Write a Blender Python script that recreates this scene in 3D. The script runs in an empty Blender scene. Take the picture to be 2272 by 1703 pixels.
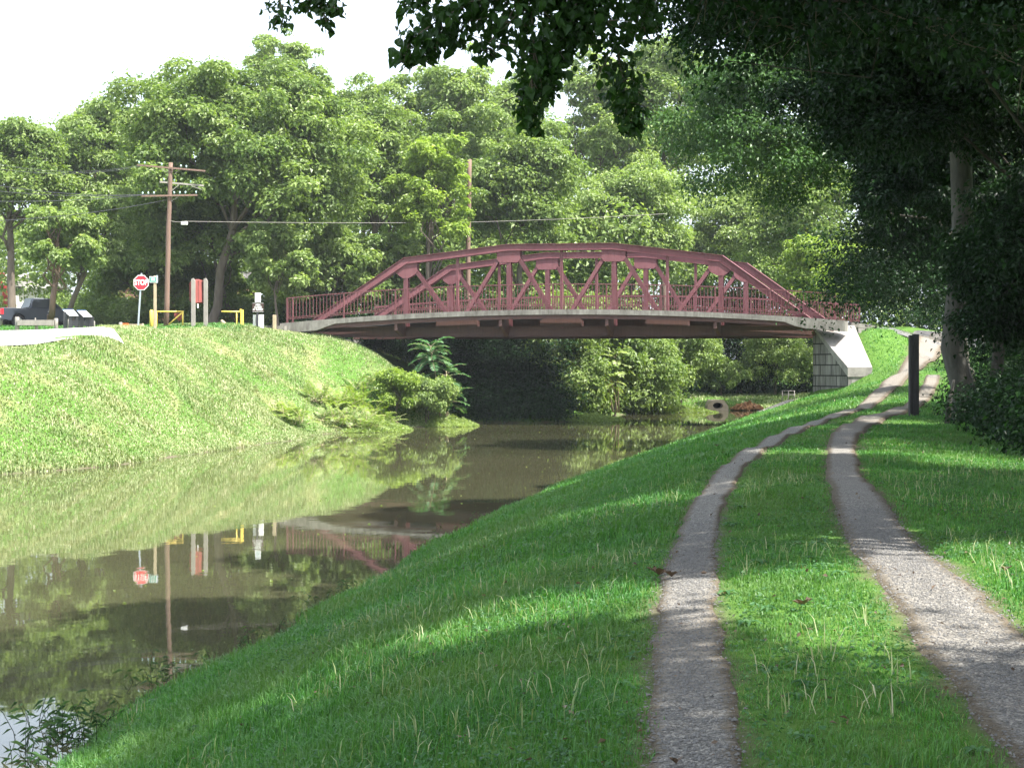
import bpy, math, random
import numpy as np
from mathutils import Vector, Matrix

scene = bpy.context.scene
C = scene.collection
R = math.radians

# ------------------------------------------------------------------ camera
F = 3600.0           # focal length in photograph pixels (photograph 2272 x 1703)
HY, CX, CAMZ = 818.0, 1136.0, 3.0
cam_d = bpy.data.cameras.new('camera')
cam = bpy.data.objects.new('camera', cam_d)
C.objects.link(cam)
cam.location = (0, 0, CAMZ)
cam.rotation_euler = (R(90), 0, 0)
cam_d.sensor_width = 36
cam_d.lens = F / 2272 * 36
cam_d.shift_y = -(851.5 - HY) / 2272
cam_d.clip_start = 0.1
cam_d.clip_end = 3000
scene.camera = cam

# ------------------------------------------------------------------ light
SUN = Vector((0.46, -0.30, 0.84)).normalized()
elev = math.asin(SUN.z)
w = bpy.data.worlds.new('World')
scene.world = w
w.use_nodes = True
nt = w.node_tree
sky = nt.nodes.new('ShaderNodeTexSky')
sky.sky_type = 'NISHITA'
sky.sun_disc = False
sky.sun_elevation = elev
sky.sun_rotation = math.atan2(SUN.x, SUN.y)
sky.air_density = 1.0
sky.dust_density = 5.0
sky.ozone_density = 1.0
bg = nt.nodes['Background']
bg.inputs['Strength'].default_value = 0.15
mixn = nt.nodes.new('ShaderNodeMix'); mixn.data_type = 'RGBA'
mixn.inputs[0].default_value = 0.62
nt.links.new(sky.outputs[0], mixn.inputs[6])
mixn.inputs[7].default_value = (4.2, 4.7, 5.3, 1)      # white summer haze
nt.links.new(mixn.outputs[2], bg.inputs[0])
sd = bpy.data.lights.new('sun', 'SUN')
sd.energy = 4.8
sd.angle = R(0.6)
sd.color = (1.0, 0.97, 0.92)
so = bpy.data.objects.new('sun', sd)
C.objects.link(so)
so.rotation_euler = SUN.to_track_quat('Z', 'Y').to_euler()
scene.view_settings.view_transform = 'Standard'
scene.view_settings.look = 'None'
scene.view_settings.exposure = 1.65
scene.view_settings.gamma = 1.0
cy = scene.cycles
cy.max_bounces = 7
cy.diffuse_bounces = 3
cy.glossy_bounces = 3
cy.transmission_bounces = 5
cy.transparent_max_bounces = 6
cy.volume_bounces = 0
cy.caustics_reflective = False
cy.caustics_refractive = False

def WP(px, py, d):
    return Vector(((px - CX) / F * d, d, CAMZ + (HY - py) / F * d))

# ------------------------------------------------------------------ tags
def tag(o, label=None, cat=None, group=None, kind=None):
    if label: o['label'] = label
    if cat: o['category'] = cat
    if group: o['group'] = group
    if kind: o['kind'] = kind
    return o

def empty(name, loc=(0, 0, 0), rz=0, label=None, cat=None, group=None):
    o = bpy.data.objects.new(name, None)
    o.empty_display_size = 0.3
    C.objects.link(o)
    o.location = loc
    o.rotation_euler = (0, 0, rz)
    return tag(o, label, cat, group)

def copy_tree(o, parent=None):
    c = o.copy()
    C.objects.link(c)
    c.parent = parent
    for ch in list(o.children):
        copy_tree(ch, c)
    return c

# ------------------------------------------------------------------ materials
MATS = {}
def new_mat(name):
    m = bpy.data.materials.new(name)
    m.use_nodes = True
    MATS[name] = m
    return m, m.node_tree.nodes, m.node_tree.links, m.node_tree.nodes['Principled BSDF']

def ramp(N, stops):
    r = N.new('ShaderNodeValToRGB')
    e = r.color_ramp.elements
    while len(e) < len(stops):
        e.new(0.5)
    for i, (p, c) in enumerate(stops):
        e[i].position = p
        e[i].color = (c[0], c[1], c[2], 1)
    return r

def noise(N, L, scale, detail=5, rough=0.6, vec=None, dist=0.0):
    n = N.new('ShaderNodeTexNoise')
    n.inputs['Scale'].default_value = scale
    n.inputs['Detail'].default_value = detail
    n.inputs['Roughness'].default_value = rough
    n.inputs['Distortion'].default_value = dist
    if vec is not None:
        L.new(vec, n.inputs['Vector'])
    return n

def pos(N, L, scale=(1, 1, 1), obj=False):
    if obj:
        t = N.new('ShaderNodeTexCoord')
        out = t.outputs['Object']
    else:
        t = N.new('ShaderNodeNewGeometry')
        out = t.outputs['Position']
    m = N.new('ShaderNodeMapping')
    m.inputs['Scale'].default_value = scale
    L.new(out, m.inputs['Vector'])
    return m.outputs[0]

def mixc(N, L, fac, a, b, mode='MIX'):
    m = N.new('ShaderNodeMix')
    m.data_type = 'RGBA'
    m.blend_type = mode
    for sock, v in ((m.inputs[0], fac), (m.inputs[6], a), (m.inputs[7], b)):
        if isinstance(v, (int, float)):
            sock.default_value = v
        elif isinstance(v, tuple):
            sock.default_value = (v[0], v[1], v[2], 1)
        else:
            L.new(v, sock)
    return m.outputs[2]

def bump(N, L, h, strength, dist, bsdf):
    b = N.new('ShaderNodeBump')
    b.inputs['Strength'].default_value = strength
    b.inputs['Distance'].default_value = dist
    L.new(h, b.inputs['Height'])
    L.new(b.outputs[0], bsdf.inputs['Normal'])

def simple(name, col, rough=0.6, var=0.25, scale=6, metal=0, stretch=(1, 1, 1), dark=None, bmp=0.0, spec=0.5):
    """colour with two scales of procedural wear"""
    m, N, L, B = new_mat(name)
    v = pos(N, L, stretch, True)
    n1 = noise(N, L, scale, 6, 0.65, v)
    n2 = noise(N, L, scale * 7, 4, 0.6, v)
    a = tuple(c * (1 - var) for c in col) if dark is None else dark
    b = tuple(min(1, c * (1 + var * 0.6)) for c in col)
    r = ramp(N, [(0.3, a), (0.55, col), (0.75, b)])
    L.new(n1.outputs[0], r.inputs[0])
    c = mixc(N, L, 0.25, r.outputs[0], mixc(N, L, n2.outputs[0], a, b))
    L.new(c, B.inputs['Base Color'])
    B.inputs['Roughness'].default_value = rough
    B.inputs['Metallic'].default_value = metal
    B.inputs['Specular IOR Level'].default_value = spec
    if bmp:
        bump(N, L, n2.outputs[0], bmp, 0.02, B)
    return m

def leaf_mat(name, stops, trans=0.35, rough=0.45, tr_mul=(1.5, 1.6, 0.6), spec=0.4, patch=None):
    m, N, L, B = new_mat(name)
    a = N.new('ShaderNodeAttribute')
    a.attribute_name = 'tint'
    r = ramp(N, stops)
    L.new(a.outputs['Fac'], r.inputs[0])
    col = r.outputs[0]
    if patch:
        v = pos(N, L)
        n1 = noise(N, L, patch[0], 4, 0.6, v)
        rr = ramp(N, [(patch[1], (0, 0, 0)), (patch[2], (1, 1, 1))])
        L.new(n1.outputs[0], rr.inputs[0])
        col = mixc(N, L, rr.outputs[0], col, patch[3])
    L.new(col, B.inputs['Base Color'])
    B.inputs['Roughness'].default_value = rough
    B.inputs['Specular IOR Level'].default_value = spec
    t = N.new('ShaderNodeBsdfTranslucent')
    tc = mixc(N, L, 1.0, col, tr_mul, 'MULTIPLY')
    L.new(tc, t.inputs['Color'])
    mx = N.new('ShaderNodeMixShader')
    mx.inputs[0].default_value = trans
    L.new(B.outputs[0], mx.inputs[1])
    L.new(t.outputs[0], mx.inputs[2])
    L.new(mx.outputs[0], N['Material Output'].inputs['Surface'])
    return m

leaf_mat('leaf_mid', [(0, (0.06, 0.115, 0.022)), (0.5, (0.165, 0.235, 0.062)), (1, (0.30, 0.375, 0.12))], trans=0.40, spec=0.5)
leaf_mat('leaf_pale', [(0, (0.08, 0.14, 0.03)), (0.5, (0.215, 0.29, 0.095)), (1, (0.36, 0.43, 0.18))], trans=0.42, spec=0.5)
leaf_mat('leaf_yellow', [(0, (0.09, 0.15, 0.025)), (0.5, (0.215, 0.30, 0.055)), (1, (0.34, 0.42, 0.10))], trans=0.45)
leaf_mat('leaf_dark', [(0, (0.006, 0.018, 0.005)), (0.5, (0.013, 0.039, 0.010)), (1, (0.028, 0.080, 0.017))], trans=0.16, rough=0.45, spec=0.18)  # deep shade of woods and undergrowth put into this near-black leaf colour
leaf_mat('leaf_deep', [(0, (0.022, 0.058, 0.015)), (0.5, (0.052, 0.115, 0.028)), (1, (0.10, 0.19, 0.05))], trans=0.3, rough=0.42, spec=0.35)
leaf_mat('leaf_vine', [(0, (0.016, 0.04, 0.01)), (0.5, (0.03, 0.075, 0.016)), (1, (0.05, 0.11, 0.025))], trans=0.3, rough=0.42, spec=0.25)
leaf_mat('leaf_blue', [(0, (0.03, 0.09, 0.035)), (0.5, (0.06, 0.15, 0.055)), (1, (0.12, 0.22, 0.09))], trans=0.3, rough=0.5, spec=0.25)
leaf_mat('grass_blade', [(0, (0.035, 0.11, 0.026)), (0.5, (0.07, 0.21, 0.042)), (0.92, (0.14, 0.31, 0.06)), (1, (0.34, 0.33, 0.15))],
         trans=0.32, tr_mul=(1.3, 1.5, 0.5), rough=0.45, spec=0.4, patch=(0.5, 0.45, 0.62, (0.10, 0.20, 0.05)))
leaf_mat('grass_dry', [(0, (0.09, 0.18, 0.03)), (0.45, (0.225, 0.285, 0.115)), (0.8, (0.33, 0.37, 0.18)), (1, (0.52, 0.49, 0.36))],
         trans=0.25, tr_mul=(1.3, 1.4, 0.6), rough=0.6, patch=(1.5, 0.48, 0.85, (0.42, 0.39, 0.25)))
leaf_mat('reed_leaf', [(0, (0.03, 0.08, 0.03)), (0.5, (0.07, 0.15, 0.05)), (1, (0.14, 0.24, 0.07))], trans=0.25)
leaf_mat('dead_leaf', [(0, (0.06, 0.04, 0.028)), (0.5, (0.12, 0.082, 0.055)), (1, (0.22, 0.16, 0.11))], trans=0.15, tr_mul=(1.2, 1.0, 0.7))

def steel(name, col, fade, grime, rust_amt):
    m, N, L, B = new_mat(name)
    v = pos(N, L)
    n1 = noise(N, L, 0.8, 6, 0.7, v)
    n2 = noise(N, L, 1.0, 6, 0.75, pos(N, L, (9, 9, 0.9)))
    n3 = noise(N, L, 5.5, 7, 0.75, v)
    r1 = ramp(N, [(0.35, col), (0.7, fade)])
    L.new(n1.outputs[0], r1.inputs[0])
    r2 = ramp(N, [(0.50, (0, 0, 0)), (0.72, (1, 1, 1))])
    L.new(n2.outputs[0], r2.inputs[0])
    mu = N.new('ShaderNodeMath'); mu.operation = 'MULTIPLY'; mu.inputs[1].default_value = 0.55
    L.new(r2.outputs[0], mu.inputs[0])
    c = mixc(N, L, mu.outputs[0], r1.outputs[0], grime)
    r3 = ramp(N, [(rust_amt, (0, 0, 0)), (rust_amt + 0.06, (1, 1, 1))])
    L.new(n3.outputs[0], r3.inputs[0])
    c = mixc(N, L, r3.outputs[0], c, (0.16, 0.065, 0.03))
    L.new(c, B.inputs['Base Color'])
    B.inputs['Roughness'].default_value = 0.62
    B.inputs['Specular IOR Level'].default_value = 0.35
    bump(N, L, n3.outputs[0], 0.15, 0.01, B)
steel('paint_maroon', (0.132, 0.045, 0.051), (0.18, 0.070, 0.077), (0.06, 0.027, 0.026), 0.64)
steel('paint_rail', (0.115, 0.040, 0.044), (0.16, 0.06, 0.062), (0.06, 0.025, 0.025), 0.68)
steel('paint_rust_shade', (0.085, 0.042, 0.038), (0.12, 0.06, 0.05), (0.045, 0.024, 0.02), 0.62)  # lower steel: rust brown, with the shade under the deck put into it
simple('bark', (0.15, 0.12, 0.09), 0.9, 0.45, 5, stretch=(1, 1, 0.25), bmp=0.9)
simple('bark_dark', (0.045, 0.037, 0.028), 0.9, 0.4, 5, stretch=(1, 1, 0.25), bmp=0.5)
simple('bark_pale', (0.075, 0.070, 0.058), 0.9, 0.7, 4.5, stretch=(1, 1, 0.3), bmp=0.9)
simple('wood_pole', (0.165, 0.105, 0.075), 0.85, 0.35, 4, stretch=(3, 3, 0.2), bmp=0.4)
simple('wood_grey', (0.26, 0.24, 0.21), 0.85, 0.3, 4, stretch=(2, 2, 0.6), bmp=0.4)
simple('wood_tan', (0.38, 0.31, 0.20), 0.85, 0.25, 4, stretch=(2, 2, 0.6), bmp=0.3)
simple('wood_red', (0.25, 0.055, 0.045), 0.8, 0.4, 2.5, stretch=(6, 6, 0.4), bmp=0.2)
simple('paint_yellow', (0.78, 0.58, 0.10), 0.45, 0.12, 5)
simple('paint_white', (0.78, 0.78, 0.75), 0.5, 0.1, 5)
simple('sign_red', (0.62, 0.02, 0.035), 0.35, 0.08, 5)
simple('sign_brown', (0.055, 0.03, 0.02), 0.4, 0.1, 5)
simple('sign_green', (0.10, 0.30, 0.24), 0.4, 0.1, 5)
simple('sign_blue', (0.03, 0.10, 0.35), 0.4, 0.1, 5)
simple('galvanised', (0.42, 0.47, 0.50), 0.4, 0.15, 8, metal=0.4)
simple('dark_metal', (0.035, 0.035, 0.04), 0.5, 0.3, 4)
simple('black_post', (0.03, 0.026, 0.027), 0.75, 0.6, 5, stretch=(4, 4, .4), bmp=0.6)
simple('glass_insulator', (0.45, 0.65, 0.62), 0.15, 0.1, 5)
simple('roof_grey', (0.30, 0.29, 0.28), 0.9, 0.2, 5)
simple('truck_paint', (0.035, 0.042, 0.055), 0.25, 0.15, 2)
simple('rubber', (0.02, 0.02, 0.02), 0.8, 0.2, 5)
simple('lamp_red', (0.6, 0.02, 0.03), 0.2, 0.1, 5)
simple('chrome', (0.6, 0.6, 0.62), 0.2, 0.1, 5, metal=1)
simple('orange_plastic', (0.75, 0.16, 0.04), 0.4, 0.1, 5)
simple('roof_shingle', (0.12, 0.11, 0.11), 0.9, 0.3, 5)
simple('barn_red', (0.42, 0.05, 0.05), 0.6, 0.2, 3)
simple('siding', (0.62, 0.62, 0.58), 0.7, 0.1, 3)
simple('window_dark', (0.03, 0.035, 0.04), 0.1, 0.1, 3)
simple('concrete_wing', (0.27, 0.25, 0.225), 0.9, 0.5, 2.4, bmp=0.2)
simple('tan_concrete', (0.40, 0.33, 0.24), .9, .3, 5)
simple('asphalt', (0.11, 0.105, 0.10), 0.9, 0.2, 2.0, bmp=0.2)

def make_concrete():
    m, N, L, B = new_mat('concrete')
    v = pos(N, L)
    n1 = noise(N, L, 1.3, 6, 0.7, v)
    vs = pos(N, L, (3.0, 3.0, 0.5))
    n2 = noise(N, L, 2.5, 5, 0.7, vs)
    r = ramp(N, [(0.3, (0.11, 0.10, 0.088)), (0.55, (0.20, 0.19, 0.167)), (0.8, (0.29, 0.275, 0.245))])
    L.new(n1.outputs[0], r.inputs[0])
    r2 = ramp(N, [(0.35, (0.55, 0.53, 0.5)), (0.6, (1, 1, 1))])
    L.new(n2.outputs[0], r2.inputs[0])
    c = mixc(N, L, 0.8, r.outputs[0], r2.outputs[0], 'MULTIPLY')
    L.new(c, B.inputs['Base Color'])
    B.inputs['Roughness'].default_value = 0.9
    bump(N, L, n2.outputs[0], 0.3, 0.02, B)
make_concrete()

def make_block(name, ca, cb, mort, sx, sz, sc=1.0, off=0.0):
    """coursed masonry on walls; horizontal courses follow world height"""
    m, N, L, B = new_mat(name)
    g = N.new('ShaderNodeNewGeometry')
    sep = N.new('ShaderNodeSeparateXYZ')
    L.new(g.outputs['Position'], sep.inputs[0])
    ad = N.new('ShaderNodeMath'); ad.operation = 'MULTIPLY_ADD'
    L.new(sep.outputs['Y'], ad.inputs[0]); ad.inputs[1].default_value = -0.9
    L.new(sep.outputs['X'], ad.inputs[2])
    zo = N.new('ShaderNodeMath'); zo.operation = 'ADD'; zo.inputs[1].default_value = off
    L.new(sep.outputs['Z'], zo.inputs[0])
    cb_ = N.new('ShaderNodeCombineXYZ')
    L.new(ad.outputs[0], cb_.inputs[0]); L.new(zo.outputs[0], cb_.inputs[1])
    bt = N.new('ShaderNodeTexBrick')
    bt.inputs['Scale'].default_value = sc
    bt.inputs['Brick Width'].default_value = sx
    bt.inputs['Row Height'].default_value = sz
    bt.inputs['Mortar Size'].default_value = 0.035 if sz > 0.2 else 0.008
    bt.inputs['Mortar Smooth'].default_value = 0.1
    bt.inputs['Color1'].default_value = (*ca, 1)
    bt.inputs['Color2'].default_value = (*cb, 1)
    bt.inputs['Mortar'].default_value = (*mort, 1)
    L.new(cb_.outputs[0], bt.inputs['Vector'])
    v = pos(N, L, (2.5, 2.5, 0.35))
    n1 = noise(N, L, 1.6, 6, 0.7, v)
    n2 = noise(N, L, 9, 5, 0.7)
    r2 = ramp(N, [(0.36, (0.35, 0.34, 0.33)), (0.62, (1.1, 1.1, 1.1))])
    L.new(n1.outputs[0], r2.inputs[0])
    c = mixc(N, L, 0.85, bt.outputs[0], r2.outputs[0], 'MULTIPLY')
    L.new(c, B.inputs['Base Color'])
    B.inputs['Roughness'].default_value = 0.92
    bump(N, L, n2.outputs[0], 0.3, 0.03, B)
make_block('stone_courses', (0.19, 0.18, 0.165), (0.26, 0.245, 0.22), (0.03, 0.028, 0.025), 1.15, 0.55, off=0.10)
make_block('brick', (0.42, 0.17, 0.10), (0.48, 0.21, 0.13), (0.4, 0.36, 0.32), 0.22, 0.075)

def make_ground():
    m, N, L, B = new_mat('ground')
    v = pos(N, L)
    n1 = noise(N, L, 0.45, 5, 0.6, v)
    n2 = noise(N, L, 6, 6, 0.7, v)
    n3 = noise(N, L, 40, 4, 0.7, v)
    g = ramp(N, [(0.3, (0.045, 0.10, 0.018)), (0.6, (0.085, 0.165, 0.03)), (0.8, (0.14, 0.2, 0.05))])
    L.new(n2.outputs[0], g.inputs[0])
    d = N.new('ShaderNodeAttribute'); d.attribute_name = 'dry'
    rr = ramp(N, [(0.50, (0, 0, 0)), (0.78, (0.8, 0.8, 0.8))])
    L.new(n1.outputs[0], rr.inputs[0])
    mm = N.new('ShaderNodeMath'); mm.operation = 'MULTIPLY'
    L.new(rr.outputs[0], mm.inputs[0]); L.new(d.outputs['Fac'], mm.inputs[1])
    c = mixc(N, L, mm.outputs[0], g.outputs[0], (0.36, 0.29, 0.17))
    b = N.new('ShaderNodeAttribute'); b.attribute_name = 'bare'
    soil = ramp(N, [(0.35, (0.07, 0.055, 0.038)), (0.65, (0.15, 0.125, 0.09))])
    L.new(n3.outputs[0], soil.inputs[0])
    c = mixc(N, L, b.outputs['Fac'], c, soil.outputs[0])
    L.new(c, B.inputs['Base Color'])
    B.inputs['Roughness'].default_value = 0.95
    B.inputs['Specular IOR Level'].default_value = 0.1
    bump(N, L, n2.outputs[0], 0.6, 0.08, B)
make_ground()

def make_gravel():
    m, N, L, B = new_mat('gravel')
    v = pos(N, L)
    n1 = noise(N, L, 0.9, 5, 0.65, v)
    vo = N.new('ShaderNodeTexVoronoi'); vo.inputs['Scale'].default_value = 105
    L.new(v, vo.inputs['Vector'])
    vo2 = N.new('ShaderNodeTexVoronoi'); vo2.inputs['Scale'].default_value = 48
    L.new(v, vo2.inputs['Vector'])
    grey = ramp(N, [(0.0, (0.085, 0.080, 0.073)), (0.5, (0.175, 0.164, 0.143)), (1, (0.32, 0.30, 0.265))])
    sp = N.new('ShaderNodeSeparateColor')
    L.new(vo.outputs['Color'], sp.inputs[0])
    L.new(sp.outputs[0], grey.inputs[0])
    sp2 = N.new('ShaderNodeSeparateColor')
    L.new(vo2.outputs['Color'], sp2.inputs[0])
    r3 = ramp(N, [(0.0, (0.6, 0.6, 0.6)), (0.12, (1, 1, 1)), (0.9, (1, 1, 1)), (1.0, (1.35, 1.33, 1.3))])
    L.new(sp2.outputs[0], r3.inputs[0])
    c = mixc(N, L, 1.0, grey.outputs[0], r3.outputs[0], 'MULTIPLY')
    # packed fine dirt in worn patches
    n2 = noise(N, L, 30, 5, 0.7, v)
    dirt = ramp(N, [(0.3, (0.145, 0.128, 0.105)), (0.7, (0.22, 0.195, 0.16))])
    L.new(n2.outputs[0], dirt.inputs[0])
    a = N.new('ShaderNodeAttribute'); a.attribute_name = 'dirt'
    rr = ramp(N, [(0.28, (0, 0, 0)), (0.72, (1, 1, 1))])
    ad = N.new('ShaderNodeMath'); ad.operation = 'ADD'
    L.new(a.outputs['Fac'], ad.inputs[0]); L.new(n1.outputs[0], ad.inputs[1])
    sb = N.new('ShaderNodeMath'); sb.operation = 'SUBTRACT'; sb.inputs[1].default_value = 0.35
    L.new(ad.outputs[0], sb.inputs[0])
    L.new(sb.outputs[0], rr.inputs[0])
    c = mixc(N, L, rr.outputs[0], c, dirt.outputs[0])
    n5 = noise(N, L, 40, 4, 0.7, v)
    soil = ramp(N, [(0.35, (0.07, 0.055, 0.038)), (0.65, (0.15, 0.125, 0.09))])
    L.new(n5.outputs[0], soil.inputs[0])
    ea = N.new('ShaderNodeAttribute'); ea.attribute_name = 'edge'
    n6 = noise(N, L, 11, 5, 0.7, v)
    e1 = N.new('ShaderNodeMath'); e1.operation = 'ADD'
    L.new(ea.outputs['Fac'], e1.inputs[0]); L.new(n6.outputs[0], e1.inputs[1])
    er = ramp(N, [(0.62, (0, 0, 0)), (1.0, (1, 1, 1))])
    L.new(e1.outputs[0], er.inputs[0])
    c = mixc(N, L, er.outputs[0], c, soil.outputs[0])
    L.new(c, B.inputs['Base Color'])
    B.inputs['Roughness'].default_value = 0.95
    B.inputs['Specular IOR Level'].default_value = 0.15
    bump(N, L, vo.outputs['Distance'], 0.5, 0.01, B)
make_gravel()

def make_pale_road():
    m, N, L, B = new_mat('pale_road')
    v = pos(N, L)
    n1 = noise(N, L, 0.5, 5, 0.6, v)
    n2 = noise(N, L, 25, 4, 0.6, v)
    r = ramp(N, [(0.3, (0.33, 0.315, 0.29)), (0.7, (0.44, 0.42, 0.395))])
    L.new(n1.outputs[0], r.inputs[0])
    c = mixc(N, L, 0.2, r.outputs[0], n2.outputs[0], 'OVERLAY')
    L.new(c, B.inputs['Base Color'])
    B.inputs['Roughness'].default_value = 0.9
make_pale_road()

def make_water():
    m, N, L, B = new_mat('canal_water')
    v = pos(N, L, (1, 0.8, 1))
    n0 = noise(N, L, 0.09, 3, 0.5, v)
    r = ramp(N, [(0.35, (0.052, 0.052, 0.026)), (0.7, (0.078, 0.074, 0.040))])
    L.new(n0.outputs[0], r.inputs[0])
    L.new(r.outputs[0], B.inputs['Base Color'])
    B.inputs['Roughness'].default_value = 0.02
    B.inputs['IOR'].default_value = 1.42
    n1 = noise(N, L, 1.6, 3, 0.5, v)
    n2 = noise(N, L, 9, 2, 0.5, v)
    n3 = noise(N, L, 0.25, 2, 0.5, v)
    rr = ramp(N, [(0.42, (0, 0, 0)), (0.62, (1, 1, 1))])
    L.new(n3.outputs[0], rr.inputs[0])
    mu = N.new('ShaderNodeMath'); mu.operation = 'MULTIPLY'
    L.new(n2.outputs[0], mu.inputs[0]); L.new(rr.outputs[0], mu.inputs[1])
    mm = N.new('ShaderNodeMath'); mm.operation = 'MULTIPLY_ADD'
    L.new(mu.outputs[0], mm.inputs[0]); mm.inputs[1].default_value = 0.10
    L.new(n1.outputs[0], mm.inputs[2])
    bump(N, L, mm.outputs[0], 0.055, 0.02, B)
make_water()

# ------------------------------------------------------------------ mesh tools
def np_mesh(name, verts, faces, fs, mat, parent=None, attrs=None, smooth=False):
    """verts Nx3, faces flat int array, fs = corners per face (int or array)"""
    verts = np.ascontiguousarray(verts, dtype=np.float32)
    faces = np.ascontiguousarray(faces, dtype=np.int32).ravel()
    if np.isscalar(fs):
        nf = len(faces) // fs
        starts = np.arange(nf, dtype=np.int32) * fs
    else:
        fs = np.asarray(fs, dtype=np.int32)
        nf = len(fs)
        starts = np.concatenate([[0], np.cumsum(fs)[:-1]]).astype(np.int32)
    me = bpy.data.meshes.new(name)
    me.vertices.add(len(verts))
    me.vertices.foreach_set('co', verts.ravel())
    me.loops.add(len(faces))
    me.loops.foreach_set('vertex_index', faces)
    me.polygons.add(nf)
    me.polygons.foreach_set('loop_start', starts)
    if smooth:
        me.polygons.foreach_set('use_smooth', np.ones(nf, dtype=bool))
    else:
        me.polygons.foreach_set('use_smooth', np.zeros(nf, dtype=bool))
    me.update(calc_edges=True)
    if attrs:
        for k, a in attrs.items():
            at = me.attributes.new(k, 'FLOAT', 'POINT')
            at.data.foreach_set('value', np.ascontiguousarray(a, dtype=np.float32))
    me.materials.append(MATS[mat])
    o = bpy.data.objects.new(name, me)
    C.objects.link(o)
    o.parent = parent
    return o

class MB:
    def __init__(s):
        s.v, s.f = [], []
    def add(s, vs, fs):
        b = len(s.v)
        s.v += [tuple(v) for v in vs]
        s.f += [tuple(b + i for i in f) for f in fs]
        return s
    def hexa(s, p):   # 8 points: bottom ring 0-3, top ring 4-7
        return s.add(p, [(3, 2, 1, 0), (4, 5, 6, 7), (0, 1, 5, 4), (1, 2, 6, 5), (2, 3, 7, 6), (3, 0, 4, 7)])
    def box(s, x0, x1, y0, y1, z0, z1):
        return s.hexa([(x0, y0, z0), (x1, y0, z0), (x1, y1, z0), (x0, y1, z0), (x0, y0, z1), (x1, y0, z1), (x1, y1, z1), (x0, y1, z1)])
    def bar(s, p0, p1, a, b, side):
        """beam from p0 to p1; b = size along the side vector, a = size across both"""
        p0, p1 = Vector(p0), Vector(p1)
        d = (p1 - p0).normalized()
        sd_ = Vector(side)
        sd_ = (sd_ - d * sd_.dot(d)).normalized()
        up = d.cross(sd_).normalized()
        q = []
        for p in (p0, p1):
            for i, j in ((-1, -1), (1, -1), (1, 1), (-1, 1)):
                q.append(p + sd_ * (i * b / 2) + up * (j * a / 2))
        return s.hexa(q)
    def tube(s, pts, radii, n=8, caps=True):
        pts = [Vector(p) for p in pts]
        base = len(s.v)
        ref = Vector((0.13, 0.97, 0.2)).normalized()
        for i, p in enumerate(pts):
            d = (pts[min(i + 1, len(pts) - 1)] - pts[max(i - 1, 0)]).normalized()
            if abs(d.dot(ref)) > 0.95:
                ref = Vector((0.97, 0.1, 0.2)).normalized()
            a = d.cross(ref).normalized()
            b = d.cross(a)
            r = radii[i] if hasattr(radii, '__len__') else radii
            for k in range(n):
                t = 2 * math.pi * k / n
                s.v.append(tuple(p + a * (r * math.cos(t)) + b * (r * math.sin(t))))
        for i in range(len(pts) - 1):
            for k in range(n):
                k2 = (k + 1) % n
                s.f.append((base + i * n + k, base + i * n + k2, base + (i + 1) * n + k2, base + (i + 1) * n + k))
        if caps:
            s.f.append(tuple(base + k for k in range(n - 1, -1, -1)))
            s.f.append(tuple(base + (len(pts) - 1) * n + k for k in range(n)))
        return s
    def prism(s, poly, vec):
        """polygon (list of 3d points) extruded by vec"""
        n = len(poly)
        vec = Vector(vec)
        a = [Vector(p) for p in poly]
        b = [p + vec for p in a]
        return s.add(a + b, [tuple(range(n - 1, -1, -1)), tuple(range(n, 2 * n))] +
                     [(i, (i + 1) % n, n + (i + 1) % n, n + i) for i in range(n)])
    def obj(s, name, mat, parent=None, smooth=False, bevel=0):
        me = bpy.data.meshes.new(name)
        me.from_pydata(s.v, [], s.f)
        me.materials.append(MATS[mat])
        if smooth:
            me.polygons.foreach_set('use_smooth', [len(p.vertices) < 6 for p in me.polygons])
        me.update()
        o = bpy.data.objects.new(name, me)
        C.objects.link(o)
        o.parent = parent
        if bevel:
            bv = o.modifiers.new('bevel', 'BEVEL')
            bv.width = bevel
            bv.segments = 2
        return o

def text_obj(name, body, size, mat, parent, loc, rot=(R(90), 0, 0), bold=0.0, sx=1.0, depth=0.002):
    cu = bpy.data.curves.new(name, 'FONT')
    cu.body = body
    cu.size = size
    cu.align_x = 'CENTER'
    cu.align_y = 'CENTER'
    cu.extrude = depth
    cu.offset = bold
    tmp = bpy.data.objects.new('text_tmp', cu)
    C.objects.link(tmp)
    dg = bpy.context.evaluated_depsgraph_get()
    me = bpy.data.meshes.new_from_object(tmp.evaluated_get(dg))
    bpy.data.objects.remove(tmp)
    me.materials.clear()
    me.materials.append(MATS[mat])
    o = bpy.data.objects.new(name, me)
    C.objects.link(o)
    o.parent = parent
    o.location = loc
    o.rotation_euler = rot
    o.scale = (sx, 1, 1)
    return o

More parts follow.
